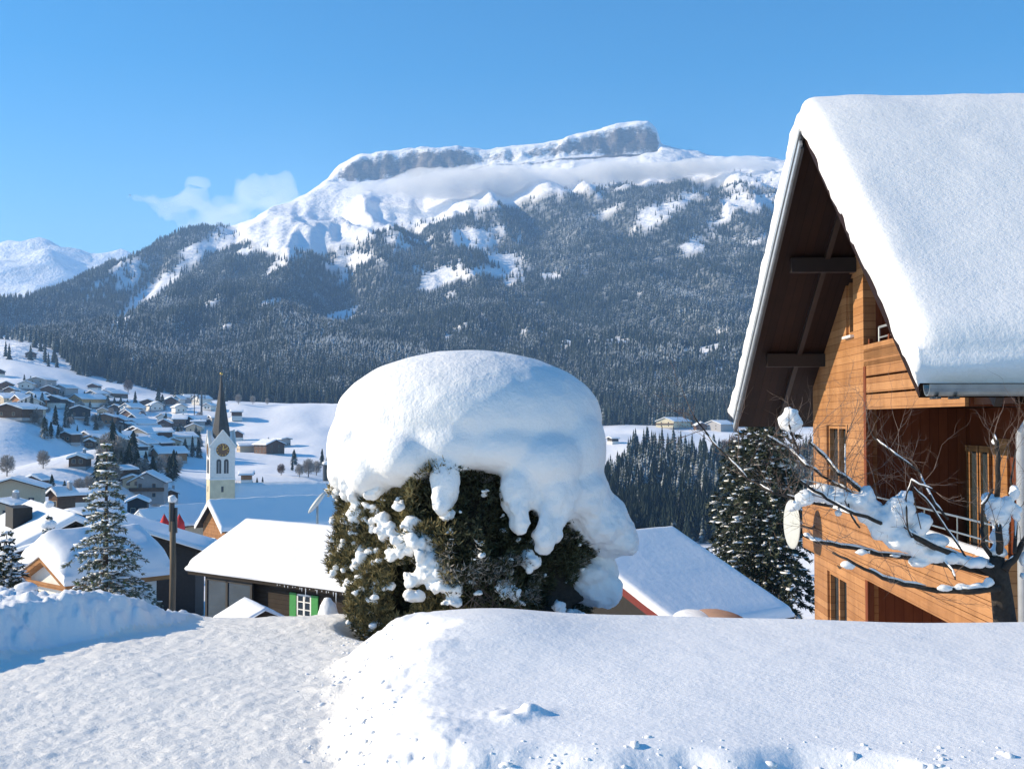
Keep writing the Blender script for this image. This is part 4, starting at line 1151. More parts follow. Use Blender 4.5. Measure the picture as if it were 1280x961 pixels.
# porch of glass under the far end of the roof
pa = onwall(267, 764); pb = onwall(323, 764)
ya, yb = sorted((pa[0], pb[0])); xo = xs - .35; zt = 2.1; zb = min(pa[1], 0.6) 
pf = MB(); zb = .25
for y_ in (ya, (ya + yb) / 2 + .1, yb): pf.box(xo - .05, xo + .05, y_ - .07, y_ + .07, zb, zt + .15)
pf.box(xo - .05, xo + .05, ya, yb, zt, zt + .16); pf.box(xo - .05, xo + .05, ya, yb, zb, zb + .1)
porch = pf.build('porch_frame', M['black'], gh)
MB().box(xo - .01, xo + .01, ya + .07, yb - .07, zb + .1, zt).build('porch_glass', M['blue_glass'], gh)
ic = MB()
for q in range(26):
    y_ = -l0 / 2 - .4 + q * .22 + random.uniform(-.08, .08); L_ = .45 if q in (9, 17) else random.choice([.04, .06, .09, .16])
    zz_ = 2.55 - .55 * math.tan(R(28)) + .1
    ic.tube([(xs - .60, y_, zz_), (xs - .60, y_, zz_ - L_)], [.022, .003], 5)
ic.build('icicles', M['ice'], gh)
# --- small white cottage under a very thick cushion of snow
wc = house('white_cottage', 'small white cottage under a huge rounded cushion of snow behind the tall slender spruce', (at(118, 700, 38).x, 38, -7.3), 2.7, 3.0, 2.15, 24, -42, 'white_wall', .82, .35, 0, 0, res=(20, 20), rn=.03, r=.5, roofm='orange_wood')
MB().box(-1.5, -1.38, -1.95, -1.83, -.5, 2.15).build('porch_post', M['orange_wood'], wc)
MB().box(-1.5, 1.5, -1.75, -1.71, 1.95, 2.1).build('tie_beam', M['orange_wood'], wc)
# --- the others close by
house('black_barn', 'black-stained gable house behind the brown pole between the white cottage and green-shuttered house', (at(150, 690, 58).x, 58, -10.6), 8.0, 2.2, 4.1, 17.5, 4, 'black', .22, .6, 0, res=(16, 10))
dl_ = house('dark_long_house', 'long dark house at left edge with a sunlit snow roof and a black chimney block', (at(40, 690, 62).x, 64.5, -10.8), 7.0, 11, 3.6, 27, 33, 'black', .4, .7, 2, res=(18, 18))
MB().box(-2.2, -1.2, -1.2, 1.2, 4.6, 6.0).build('roof_hatch', M['black'], dl_)
rh = house('red_barge_house', 'house with red barge boards under smooth blue-shaded snow between the bush and the dark spruce', (4.75, 49.0, -10.75), 11.4, 5.2, 2.95, 24, -50, 'black', .36, .65, 0, barge='red', res=(26, 16), rn=.015, side_windows=0)
for q in range(9):
    MB().box(6.25, 6.33, -2.9 + q * .72, -2.8 + q * .72, -1, 2.6).build('eave_post', M['brown_wood'] if q % 3 else M['frame_white'], rh)
hb = house('brown_gable_house', 'brown timber house with open gable and long banded snow roof in front of the church', (at(300, 690, 133).x + 3, 137, -15.8), 6.2, 15, 3.6, 38, -52, 'orange_wood', .45, .7, 1, barge='frame_white', res=(20, 24), rn=.06)
d0 = at(396, 628, 122)
dsh = empty('tilted_dish', (d0.x, 122, ground_z(d0.x, 122)), 0, 'large pale dish tilted on a mast between brown gable house and bush', 'satellite dish')
hz_ = d0.z - dsh.location.z
MB().tube([(0, .4, -1), (0, .4, hz_)], .12, 8).build('mast', M['metal'], dsh)
V, Fc = ico(3); Rm = np.array(Matrix.Rotation(R(38), 3, 'Y'))
link_mesh('dish', (V * [.28, .9, 1.45]) @ Rm.T + [0, 0, hz_], np.array(Fc), M['dish'], dsh, True)
gr = house('gabled_house', 'house with white-edged gable and broad snow roof behind the brown pole and red parasols', (at(232, 690, 148).x, 150, -16.9), 4.4, 7.5, 3.6, 40, -46, 'tan', .3, .5, 1, barge='frame_white', res=(14, 14))
for px_, lb in ((205, 'left one of two red folded parasols before the white-edged gable'), (224, 'right one of two red folded parasols, just right of the brown pole')):
    p = at(px_, 668, 88); g0 = float(ground_z(p.x, 88)) - .0; pr = empty('folded_parasol', (p.x, 88, g0), 0, lb, 'parasol', 'red folded parasols')
    zt_ = at(px_, 643, 88).z - g0
    MB().tube([(0, 0, -.3), (0, 0, zt_ + .1)], .05, 6).build('pole', M['metal'], pr)
    MB().tube([(0, 0, zt_ - 1.35), (0, 0, zt_ - 1.1), (.03, 0, zt_ - .6), (0, 0, zt_)], [.2, .46, .36, .05], 10).build('canopy', M['red_cloth'], pr, True)
house('twin_gable_house', 'narrow pale gable, rear one of the twin peaks left of the red parasols', (at(181, 690, 96).x, 99, -13.0), 2.6, 4, 3.9, 42, -20, 'tan', .22, .35, 1, barge='frame_white')
house('twin_gable_house', 'narrow brown gable, nearer one of the twin peaks left of the red parasols', (at(193, 690, 90).x, 91, -12.6), 2.1, 4, 3.2, 46, -15, 'tan', .2, .3, 1, barge='frame_white')
# little woodshed roof peeking over the road crest
p = at(318, 790, 24)
house('woodshed', 'small dark gabled shed peeping over the road crest before the green-shuttered house', (at(318, 770, 25).x, 25, at(320, 776, 25).z - .42), 1.1, 1.2, .3, 26, 30, 'black', .07, .1, 0, sink=2, cat='shed')
p = at(893, 775, 17)
V, Fc = ico(4); o = link_mesh('tarpaulin_heap', np.where(V[:, 2:3] > -.3, V, V * [1, 1, .3]) * [.62, .7, .42] * (1 + .05 * vnoise(V[:, 0:1] * 3, V[:, 1:2] * 3, V[:, 2:3] * 3)), np.array(Fc), M['salmon'], None, True)
o.location = (p.x, 17, p.z - .27); tag(o, 'rounded tan tarpaulin hump showing above the snow crest below the red barge house', 'tarpaulin')
fused('heap_snow', [((-.3, 0, .27), (.34, .5, .15))], .05, M['snow_soft'], o, .01, 4, 3)
# weathered pole with a snow hat
p = at(215, 745, 34); g0 = float(ground_z(p.x, 34)); tz = at(215, 628, 34).z
pl_ = empty('wooden_pole', (p.x, 34, g0), 0, 'weathered wooden pole with dark metal cap and a ball of snow', 'pole')
MB().tube([(0, 0, -.5), (.02, 0, (tz - g0) * .5), (0, 0, tz - g0 - .55)], [.1, .095, .09], 10).build('pole', M['pole'], pl_, True)
MB().tube([(-.03, 0, tz - g0 - .85), (-.03, 0, tz - g0)], .085, 10).build('cap', M['metal_dark'], pl_)
MB().box(.07, .13, -.05, .05, tz - g0 - .9, tz - g0 - .15).build('bracket', M['metal_dark'], pl_)
lumps('snow_ball', [((-.02, 0, tz - g0 + .1), (.13, .13, .13))], M['snow_soft'], pl_, 3)
# heap of snow with a peak at the end of the road
pz = at(398, 778, 10.6)
heap = fused('snow_heap', [((pz.x, 10.7, -2.0), (.3, .25, .16)), ((pz.x + .07, 10.7, -1.86), (.08, .08, .2)), ((pz.x - .28, 10.7, -2.05), (.25, .2, .12)), ((pz.x + .3, 10.6, -2.0), (.25, .2, .16))], .025, M['snow'], None, .03, 6, 3)
tag(heap, kind='structure')

# ------------------------------------------------------------------ the church
YC = 300.0; cxp = at(276, 560, YC)
chx = (cxp.x, YC, -27.5)
cu = empty('church', chx, R(23), 'white and cream church with slender dark spire, gilt clock and long blue-shaded nave roof', 'church')
zz_ = lambda py: at(276, py, YC).z + 27.5
s_ = 6.4; h_ = s_ / 2
MB().box(-h_, h_, -h_, h_, -3, zz_(599)).build('lower_tower', M['cream'], cu)
MB().box(-h_ - .12, h_ + .12, -h_ - .12, h_ + .12, zz_(599) + .01, zz_(597)).build('string_course', M['frame_white'], cu)
zE = zz_(559); zA = zz_(538)
up = MB(); up.box(-h_, h_, -h_, h_, zz_(597) + .01, zE); up.build('upper_tower', M['white_wall'], cu)
for k_ in range(4):
    a = k_ * math.pi / 2; Rz = Matrix.Rotation(a, 4, 'Z')
    g = MB(); g.add([Rz @ Vector(v) for v in [(-h_ - .1, -h_ - .12, zE + .02), (h_ + .1, -h_ - .12, zE + .02), (0, -h_ - .12, zA), (-h_ - .1, -h_ + .5, zE + .02), (h_ + .1, -h_ + .5, zE + .02), (0, -h_ + .5, zA)]],
          [(0, 1, 2), (5, 4, 3), (0, 3, 4, 1), (1, 4, 5, 2), (2, 5, 3, 0)])
    gb = g.build('tower_gable', M['white_wall'], cu)
    e = MB()
    for sx in (-1, 1): e.beam(Rz @ Vector((0, -h_ - .2, zA + .15)), Rz @ Vector((sx * (h_ + .35), -h_ - .2, zE + .02)), .35, .28)
    e.build('gable_edge', M['frame_white'], gb)
    # clock
    c = MB(); zc = zz_(562)
    ring = [Rz @ Vector((1.75 * math.cos(t), -h_ - .13, zc + 1.75 * math.sin(t))) for t in np.linspace(0, 2 * math.pi, 25)[:-1]]
    ring2 = [Rz @ Vector((1.75 * math.cos(t), -h_ + .0, zc + 1.75 * math.sin(t))) for t in np.linspace(0, 2 * math.pi, 25)[:-1]]
    c.add(ring + ring2, [tuple(range(24))] + [(i, (i + 1) % 24, (i + 1) % 24 + 24, i + 24) for i in range(24)])
    if k_ in (0, 3):
        ck = c.build('clock_face', M['clock'], cu)
        hnd = MB(); 
        hnd.beam(Rz @ Vector((0, -h_ - .2, zc)), Rz @ Vector((1.2, -h_ - .2, zc + .5)), .06, .22); hnd.beam(Rz @ Vector((0, -h_ - .2, zc)), Rz @ Vector((.2, -h_ - .2, zc + 1.1)), .06, .25)
        hnd.build('clock_hand', M['gold'], ck)
        tk = MB()
        for q in range(12):
            t = q * math.pi / 6; tk.beam(Rz @ Vector((1.25 * math.cos(t), -h_ - .19, zc + 1.25 * math.sin(t))), Rz @ Vector((1.6 * math.cos(t), -h_ - .19, zc + 1.6 * math.sin(t))), .05, .18)
        tk.build('hour_mark', M['gold'], ck)
        rg = MB(); rg.tube([Rz @ Vector((1.85 * math.cos(t), -h_ - .14, zc + 1.85 * math.sin(t))) for t in np.linspace(0, 2 * math.pi, 25)], .14, 5, False); rg.build('clock_ring', M['frame_white'], ck)
        for sx in (-.95, .95):
            w_ = MB(); zb, zt = zz_(591), zz_(576)
            prof = [(sx - .6, zb), (sx + .6, zb), (sx + .6, zt)] + [(sx + .6 * math.cos(t), zt + .6 * math.sin(t)) for t in np.linspace(.3, math.pi - .3, 5)] + [(sx - .6, zt)]
            n_ = len(prof)
            w_.add([Rz @ Vector((x, -h_ - .06, z)) for x, z in prof] + [Rz @ Vector((x, -h_ + .05, z)) for x, z in prof], [tuple(range(n_))] + [(i, (i + 1) % n_, (i + 1) % n_ + n_, i + n_) for i in range(n_)])
            bo = w_.build('belfry_opening', M['metal_dark'], cu)
            q_ = MB(); q_.box(-.1, .1, -.06, .06, 0, zt - zb); 
            q2 = MB(); q2.v = [tuple(Rz @ (Vector(v) + Vector((sx, -h_ - .1, zb)))) for v in q_.v]; q2.f = q_.f; q2.build('louvre_post', M['grey_wall'], bo)
        wS = MB(); wS.add([Rz @ Vector(v) for v in [(-.3, -h_ - .05, zz_(614)), (.3, -h_ - .05, zz_(614)), (.3, -h_ - .05, zz_(607)), (-.3, -h_ - .05, zz_(607))]], [(0, 1, 2, 3)]); wS.build('slit_window', M['metal_dark'], cu)
# cross roofs between the tower gables, snow-dusted
cr = MB()
for a in (0, math.pi / 2):
    Rz = Matrix.Rotation(a, 4, 'Z')
    cr.add([Rz @ Vector(v) for v in [(-h_, -h_, zE + .03), (h_, -h_, zE + .03), (0, -h_ + .01, zA - .1), (-h_, h_, zE + .03), (h_, h_, zE + .03), (0, h_ - .01, zA - .1)]], [(0, 3, 5, 2), (1, 2, 5, 4)])
cr.build('tower_roof', M['snow_far'], cu)
sp = MB(); n_ = 8
def oc(r, z): return [(r * math.cos(t + math.pi / 8), r * math.sin(t + math.pi / 8), z) for t in np.linspace(0, 2 * math.pi, 9)[:-1]]
lv = [(2.75, zE + 1.0), (2.1, zA + 1.2), (1.75, zA + 3.2), (.75, zz_(492)), (.12, zz_(468))]
vs = sum([oc(r, z) for r, z in lv], [])
sp.add(vs, [(i * 8 + k_, i * 8 + (k_ + 1) % 8, (i + 1) * 8 + (k_ + 1) % 8, (i + 1) * 8 + k_) for i in range(len(lv) - 1) for k_ in range(8)])
spire = sp.build('spire', M['slate'], cu)
lumps('spire_ball', [((0, 0, zz_(467)), (.42, .42, .42))], M['gold'], spire)
MB().beam((0, 0, zz_(467)), (0, 0, zz_(456)), .16, .16, Vector((0, 1, 0))).beam((-.7, 0, zz_(460)), (.7, 0, zz_(460)), .14, .14).build('cross', M['metal_dark'], spire)
zr_ = zz_(601)
nv = MB(); L0, L1 = h_ + .02, 31
nv.add([(x, y, z) for x in (L0, L1) for y, z in ((-5.5, -2), (5.5, -2), (5.5, zr_ - 7), (0, zr_ - .6), (-5.5, zr_ - 7))], [(0, 4, 3, 2, 1), (5, 6, 7, 8, 9), (0, 5, 9, 4), (1, 2, 7, 6), (0, 1, 6, 5), (4, 9, 8, 3), (3, 8, 7, 2)])
nv.build('nave_wall', M['cream'], cu)
V_, F_ = snow_cover(L0 - .0, L1 + .5, -6.2, 6.2, lambda x, y: zr_ - .45 - 1.15 * np.sqrt(np.asarray(y, float) ** 2 + .1), .45, .3, 26, 14, .03, .02, 3)
link_mesh('nave_roof_snow', V_, F_, M['snow_far'], cu, True)
cm = MB(); cxl = ray_local(cu, 408, 590, 1, 1.0).x
cm.box(cxl - .8, cxl + .8, .2, 1.8, zr_ - 3, zz_(583)); co_ = cm.build('chimney', M['metal_dark'], cu)
lumps('chimney_snow', [((cxl, 1, zz_(583) + .4), (1.2, 1.1, .7))], M['snow_far'], co_)

# ------------------------------------------------------------------ the village up the valley side
# (label, px, base py, y0, y1, width px, length/width, storey height m, pitch, yaw, wall, extras)
more = [
 ('low brown hut at the far left under the squat knoll conifers', 22, 498, 430, 1000, 12, 1.2, 3, 20, -10, 'brown_wood', {}),
 ('narrow dark house tucked right of the charcoal chalet', 84, 510, 400, 900, 12, 1.4, 3.4, 24, 10, 'black', {}),
 ('grey house behind the golden-lit house, half in the trees', 122, 499, 450, 1000, 16, 1.2, 3.4, 20, -25, 'grey_wall', {}),
 ('small tan house just above the rust-brown barn', 128, 519, 400, 900, 11, 1.3, 3, 26, 20, 'tan', {}),
 ('blue-roofed house between golden-lit house and the little dark gable', 143, 508, 420, 950, 16, 1.0, 2.8, 18, -55, 'brown_wood', {}),
 ('steep little chalet left of the white-rimmed gable chalet', 168, 541, 340, 750, 11, 1.4, 3.4, 32, 15, 'brown_wood', {}),
 ('wide low roof on the bright slope right of the rust-brown barn', 156, 537, 350, 800, 17, .9, 2.6, 14, -15, 'brown_wood', {}),
 ('dark byre on the slope left of the dark gabled farmhouse', 172, 566, 290, 620, 14, 1.2, 3, 22, -30, 'black', {}),
 ('tan house half hidden by the trees left of the tower', 226, 556, 320, 650, 15, 1.1, 3.6, 24, -20, 'tan', {}),
 ('pale cottage on the bright strip left of the spire', 262, 512, 450, 1000, 10, 1.2, 3.2, 26, -15, 'white_wall', {}),
 ('grey barn directly behind the spire base', 270, 530, 400, 850, 18, .8, 3.4, 14, -60, 'grey_wall', {}),
 ('brown barn in the shadow strip on the big meadow behind the spire', 296, 524, 500, 880, 24, .5, 3, 10, -75, 'brown_wood', {}),
 ('small shed at the bend above the domed hut', 113, 560, 260, 560, 10, 1.3, 2.6, 24, 12, 'brown_wood', {}),
 ('low farmhouse over the trees left of the domed hut', 88, 553, 280, 600, 16, .9, 3, 18, -20, 'brown_wood', {}),
 ('snow-heavy roof between tall spruce and dim farmhouse', 165, 610, 200, 380, 20, .9, 2.8, 18, 25, 'tan', {}),
 ('small dark roof right of the dim farmhouse under the tower', 236, 632, 140, 260, 20, .9, 3, 20, -30, 'brown_wood', {}),
 ('long snow roof above the twin gables', 205, 640, 120, 220, 26, .7, 2.8, 16, -50, 'brown_wood', {}),
 ('flat snowy roof left of the tall spruce above the cottage', 98, 650, 90, 170, 30, .6, 2.6, 12, -20, 'black', {}),
 ('wide snow roof at the left edge below the beige gable', 10, 655, 90, 180, 40, .7, 2.6, 14, -10, 'tan', {}),
 ('last small hut at the upper wood edge above the golden-lit house', 118, 487, 500, 1050, 12, 1.1, 2.8, 20, 0, 'brown_wood', {}),
 ('white house at the right foot of the blue slope', 252, 505, 500, 1050, 12, 1.1, 3.4, 24, -40, 'white_wall', {}),
 ('tan villa under the long flat brown chalet', 214, 560, 320, 660, 16, 1.0, 3.4, 20, 30, 'tan', {}),
]
vill = [
 ('tiny snow-roofed cabin at the wood edge, topmost building on the left slope', 38, 447, 500, 1300, 11, 1.2, 3, 22, 20, 'brown_wood', {}),
 ('dark gable cut by the left photo edge above the sunlit knoll', 0, 470, 400, 1100, 9, 1.2, 4, 25, 25, 'black', {}),
 ('wide chalet with arching bright roof edge just below the round sunlit knoll', 52, 484, 400, 1000, 24, 1.0, 4, 15, -8, 'grey_wall', {}),
 ('long pale lodge with bright end wall at the left photo edge', 12, 507, 400, 900, 26, .9, 5, 18, -40, 'tan', {'side_windows': 4}),
 ('chalet with orange gable end, right of the long pale lodge', 37, 508, 400, 900, 15, 1.8, 4, 24, -38, 'orange_wood', {}),
 ('charcoal chalet with a flat dark gable, right of the orange-gabled chalet', 68, 508, 400, 900, 21, 1.2, 4.2, 20, 5, 'black', {}),
 ('grey-roofed house in the upper row between knoll and wood', 62, 494, 450, 1000, 18, 1.2, 3.4, 20, 15, 'brown_wood', {}),
 ('small grey house squeezed against the wood, end of the upper row', 82, 493, 450, 1000, 17, 1.2, 3.4, 22, -20, 'grey_wall', {}),
 ('small dark gable in the upper row above the long pale lodge', 15, 492, 450, 1000, 12, 1.3, 3, 26, 0, 'brown_wood', {}),
 ('golden-lit house with arched bright wall left of the conifer group', 110, 507, 400, 950, 22, 1.3, 5, 22, -35, 'ochre', {}),
 ('low house hidden behind the three village conifers', 140, 500, 450, 1000, 22, 1.4, 3, 20, -15, 'brown_wood', {}),
 ('dark little gable with one bright roof side right of the conifer group', 158, 520, 400, 900, 12, 1.2, 3, 28, 8, 'black', {}),
 ('small black-gabled hut beside the bare hedge in mid village', 172, 527, 400, 900, 11, 1.4, 3, 30, -25, 'black', {}),
 ('broad dim roof under the hillside below the blue slope', 186, 510, 450, 1000, 18, 1.2, 2.6, 18, 10, 'brown_wood', {}),
 ('rust-brown barn with wide gable left of the bright mid-village meadow', 133, 530, 350, 850, 21, 1.0, 3.6, 17, 6, 'orange_wood', {}),
 ('tiny gabled cottage on the bright strip left of the steel pylons', 224, 504, 450, 1050, 9, 1.2, 3.6, 36, -18, 'white_wall', {}),
 ('blue-shaded roofed house directly left of the steel pylons', 238, 503, 450, 1050, 14, 1.1, 2.8, 24, -60, 'grey_wall', {}),
 ('white villa with small dark gable above the long reddish building', 207, 528, 380, 850, 13, 1.3, 4, 28, -12, 'white_wall', {}),
 ('long reddish lodge with unbroken blue snow roof in the village middle', 226, 533, 380, 850, 34, .45, 4, 16, -78, 'brown_wood', {'side_windows': 5}),
 ('small chalet with white-rimmed gable under the long reddish lodge', 184, 545, 330, 750, 12, 2.2, 3.4, 34, -40, 'brown_wood', {}),
 ('long flat brown chalet below the reddish lodge, dark under its eaves', 200, 553, 330, 700, 30, .8, 3, 15, -62, 'brown_wood', {}),
 ('flat-roofed grey lift station below the steel pylons', 248, 535, 380, 850, 26, .6, 4.6, 6, -75, 'grey_wall', {}),
 ('dark gabled farmhouse left of the small red-gabled chalet', 194, 570, 280, 600, 17, 1.1, 3.4, 24, 5, 'black', {}),
 ('small chalet with red-brown gable and long blue roof near the tower', 212, 576, 280, 560, 14, 2.0, 4, 32, -42, 'orange_wood', {'barge': 'frame_white'}),
 ('lone hut under a thick rounded snow dome on the left meadow', 101, 583, 230, 500, 20, 1.1, 2.2, 20, 4, 'brown_wood', {'th': .9}),
 ('small chalet touching the right side of the tower gable', 297, 550, 380, 800, 13, 1.1, 4, 28, 12, 'brown_wood', {}),
 ('pale green-grey barn right of the tower', 309, 565, 360, 700, 14, 1.5, 3.6, 16, -60, 'tan', {}),
 ('big dark brown chalet on the meadow right of the tower', 337, 567, 360, 700, 28, .8, 4.6, 20, 52, 'brown_wood', {'side_windows': 3}),
 ('weathered shed tucked behind the big dark brown chalet', 353, 558, 420, 800, 15, .9, 4.4, 10, 55, 'grey_wall', {}),
 ('low rust-red barn just right of the tower, above the nave roof', 309, 604, 310, 480, 24, .5, 3.2, 12, -80, 'orange_wood', {}),
 ('large dim gabled farmhouse behind the bare orchard left of the tower', 188, 624, 180, 330, 38, .9, 5.2, 28, 8, 'grey_wall', {'balcony': 1}),
 ('low house with flat snow roof left of the dim farmhouse, partly behind the tall spruce', 152, 600, 220, 420, 22, 1.0, 3, 14, -30, 'brown_wood', {}),
 ('black barn below the dim farmhouse behind the twin gables', 174, 636, 130, 260, 22, 1.0, 3.4, 24, 12, 'black', {}),
 ('small hip of roof right of the dim farmhouse by the tower trees', 214, 616, 200, 330, 16, .8, 2.6, 22, 20, 'brown_wood', {}),
 ('large beige gable with timber truss at the left photo edge', 20, 636, 120, 260, 62, .6, 2.6, 17, 14, 'tan', {'th': .3}),
 ('small snow-covered hut behind the beige gable near the frosted hedge', 47, 612, 180, 350, 22, .8, 2.4, 22, -8, 'brown_wood', {}),
 ('small dark gabled cottage between the dark long house and tall spruce', 79, 640, 100, 220, 14, 1.6, 3.2, 34, -30, 'brown_wood', {}),
 ('low long house with blue snow roof just left of the tall spruce top', 104, 634, 130, 260, 28, .7, 2.6, 14, -75, 'brown_wood', {}),
 ('cream chalet with white gable on the sunny shelf right of the bush', 842, 534, 650, 1050, 19, 1.9, 5.2, 20, -36, 'cream', {'side_windows': 3, 'balcony': 1}),
 ('small arched roof right of the cream chalet on the sunny shelf', 875, 537, 650, 1050, 13, 1.1, 3, 26, 6, 'brown_wood', {}),
 ('blue-shaded roof farthest right on the sunny shelf, left of the dark spruce', 899, 538, 650, 1050, 26, 1.0, 3.4, 18, -50, 'grey_wall', {}),
 ('low dark shed at the left end of the sunny shelf beside the snow cap', 766, 554, 600, 900, 14, .6, 1.8, 12, -70, 'black', {}),
] + more
for i, (lb, px_, py_, ya_, yb_, wpx, lr, hh, pit, yw, wl_, ex) in enumerate(vill):
    p = hit(px_, py_, ya_, yb_); w_m = 1.2 * wpx * p.y / F / max(.6, math.cos(R(yw)) if abs(yw) < 45 else 1.0)
    kw = dict(th=.55 if p.y > 200 else .45, oh=.9 if w_m > 7 else .5, windows=4 if w_m > 8 else 2); kw.update(ex)
    if i % 3 == 0 and 'balcony' not in ex: kw['chimney'] = 1
    hh = max(hh, min(5.2, w_m * .36)) if pit > 8 else hh
    house('chalet', lb, p, w_m * .86, w_m * .86 * lr, hh, pit, yw, wl_, lower='white_wall' if i % 4 == 1 else None, group='village houses', **kw)
hid = 0; tr_ = 0
while hid < 34 and tr_ < 900:
    tr_ += 1
    px_, py_ = random.uniform(2, 246), random.uniform(484, 566)
    if px_ < 118 and 532 < py_ : continue
    if py_ < 474 + max(0, px_ - 60) * .13 + 8: continue
    p = hit(px_, py_, 280, 1000)
    w_m = random.uniform(8, 13)
    house('village_house', 'small snow-roofed house, one of many packed on the village slope', p, w_m, w_m * random.uniform(.9, 1.4), random.uniform(3, 4.4), random.uniform(16, 28), random.uniform(-60, 40),
          random.choice(['brown_wood', 'brown_wood', 'tan', 'grey_wall', 'black', 'white_wall']), group='small houses packed on the village slope', th=.6, windows=2)
    hid += 1
# lift pylons
pp = hit(247, 520, 420, 900)
for px_, lb, hpx in ((243, 'left and thinner steel pylon of the pair above the grey lift station', 28), (252, 'right and thicker steel pylon of the pair above the grey lift station', 32)):
    x_ = (px_ - 640) / F * pp.y; py_h = hpx * pp.y / F
    py2 = empty('lift_pylon', (x_, pp.y, pp.z - 1), 0, lb, 'lift pylon', 'lift pylons')
    t_ = MB(); wd = 1.0 if px_ == 252 else .45
    t_.tube([(0, 0, -1), (0, 0, py_h + 1)], [wd * .8, wd * .55], 8); t_.build('mast', M['metal_dark'], py2)
    c_ = MB()
    for zq in (py_h - .5, py_h - 4): c_.box(-2.6, 2.6, -.3, .3, zq, zq + .5)
    for sx in (-2.4, 2.4): c_.box(sx - .2, sx + .2, -.3, .3, py_h - 5, py_h + .6)
    c_.build('crossarm', M['metal_dark'], py2)
# ------------------------------------------------------------------ conifers of the village and forest
def cone_tree(seed, tiers=9, seg=14, w=.24):
    """unit-height spruce: ragged drooping skirts"""
    rs = random.Random(seed); V = []; F_ = []
    for t in range(tiers):
        f = t / tiers; z0 = .05 + .93 * f; r = w * (1 - f) ** .85 * rs.uniform(.85, 1.12) + .012
        z1 = min(1.0, z0 + 1.9 / tiers); n0 = len(V); ph = rs.uniform(0, 6)
        V.append((rs.uniform(-.005, .005), 0, z1))
        for s in range(seg * 2):
            a = ph + math.pi * s / seg; rr = r * (rs.uniform(.8, 1.25) if s % 2 == 0 else rs.uniform(.38, .6))
            V.append((rr * math.cos(a), rr * math.sin(a), z0 - r * (.28 if s % 2 == 0 else -.05) + rs.uniform(-.008, .008)))
        for s in range(seg * 2): F_.append((n0, n0 + 1 + s, n0 + 1 + (s + 1) % (seg * 2)))
    return V, F_
tree_me = []
for s in range(6):
    V, Fc = cone_tree(s + 40, 11, 9, (.17, .2, .23, .19, .15, .21)[s])
    me = bpy.data.meshes.new('spruce_crown'); me.from_pydata(V, [], Fc); me.update(); me.materials.append(M['mid_tree']); tree_me.append(me)
me_far = []; me_gorge = []
for s in range(6):
    V, Fc = cone_tree(s + 80, 8, 7, (.15, .17, .19, .16, .14, .2)[s])
    me = bpy.data.meshes.new('forest_spruce'); me.from_pydata(V, [], Fc); me.update(); me.materials.append(M['far_tree']); me_far.append(me)
    me_g = me.copy(); me_g.materials.clear(); me_g.materials.append(M['gorge_tree']); me_gorge.append(me_g)
# individually known village conifers (photo px, base, y0, y1, height px)
vt = [(30, 480, 400, 1100, 13, 'squat conifer standing alone on the round sunlit knoll'), (38, 481, 400, 1100, 12, 'second conifer on the round sunlit knoll, right of its twin'),
      (56, 547, 300, 700, 28, 'pointed conifer at the left end of the clump on the upper meadow edge'), (64, 548, 300, 700, 22, 'rounded dark conifer in the middle of the clump on the upper meadow edge'), (73, 548, 300, 700, 18, 'short conifer at the right end of the clump on the upper meadow edge'),
      (84, 527, 350, 800, 28, 'yellowish-green conifer below the charcoal chalet'), (90, 530, 350, 800, 20, 'smaller companion right of the yellowish-green conifer'),
      (135, 513, 400, 900, 20, 'first of the village conifers right of the golden-lit house'), (143, 514, 400, 900, 18, 'short conifer second in the row by the golden-lit house'), (151, 514, 400, 900, 19, 'conifer third in the row by the golden-lit house'),
      (169, 514, 400, 900, 26, 'tallest dark conifer of the row by the golden-lit house'), (139, 524, 380, 850, 10, 'tiny conifer above the rust-brown barn'), (150, 530, 380, 850, 14, 'small conifer between the rust-brown barn and little dark gable'),
      (198, 511, 420, 950, 28, 'pale feathery conifer standing before the blue slope'), (203, 512, 420, 950, 20, 'shorter dark conifer leaning on the pale feathery one'),
      (232, 571, 300, 600, 24, 'conifer left of a pair beside the tower, mid height'), (241, 571, 300, 600, 27, 'fuller conifer nearest the tower left side'),
      (152, 592, 240, 480, 30, 'broad conifer behind the top of the tall snowy spruce'), (162, 592, 240, 480, 40, 'tall pointed conifer right of the tall snowy spruce top'), (173, 592, 240, 480, 30, 'bushy conifer at the right of the trio by the tall snowy spruce'),
      (368, 581, 330, 600, 20, 'conifer on the meadow left of the frosted orchard'), (366, 588, 330, 600, 12, 'low conifer at the foot of the meadow conifer'), (403, 582, 330, 600, 22, 'slim conifer at the left rim of the giant snow cap'), (409, 586, 330, 600, 16, 'short conifer beside the slim one at the rim of the snow cap'),
      (315, 603, 300, 420, 8, 'first of three tiny conifers above the nave roof'), (322, 603, 300, 420, 7, 'second of three tiny conifers above the nave roof'), (329, 603, 300, 420, 8, 'third of three tiny conifers above the nave roof'),
      (107, 550, 300, 600, 14, 'small conifer at the bend above the domed hut'), (97, 540, 300, 600, 12, 'little conifer left of the rust-brown barn hedge'), (228, 622, 150, 300, 28, 'dark conifer immediately left of the cream tower base'),
      (240, 625, 150, 300, 26, 'second dark conifer touching the cream tower base'), (66, 618, 150, 320, 26, 'dark frosted conifer above the long dark house roof'), (82, 618, 150, 320, 18, 'smaller frosted conifer above the long dark house roof'),
      (862, 664, 120, 300, 20, 'little snow-plastered conifer behind the ridge of the red barge house'), (868, 667, 100, 280, 9, 'tiny rounded snow-plastered conifer beside the ridge of the red barge house'), (820, 640, 200, 480, 44, 'pale green conifer standing out before the dark gorge wood'), (783, 648, 200, 480, 40, 'frosted conifer before the gorge wood right beside the snow lobe'), (852, 645, 200, 480, 50, 'slender frosted conifer in the middle of the gorge wood front')]
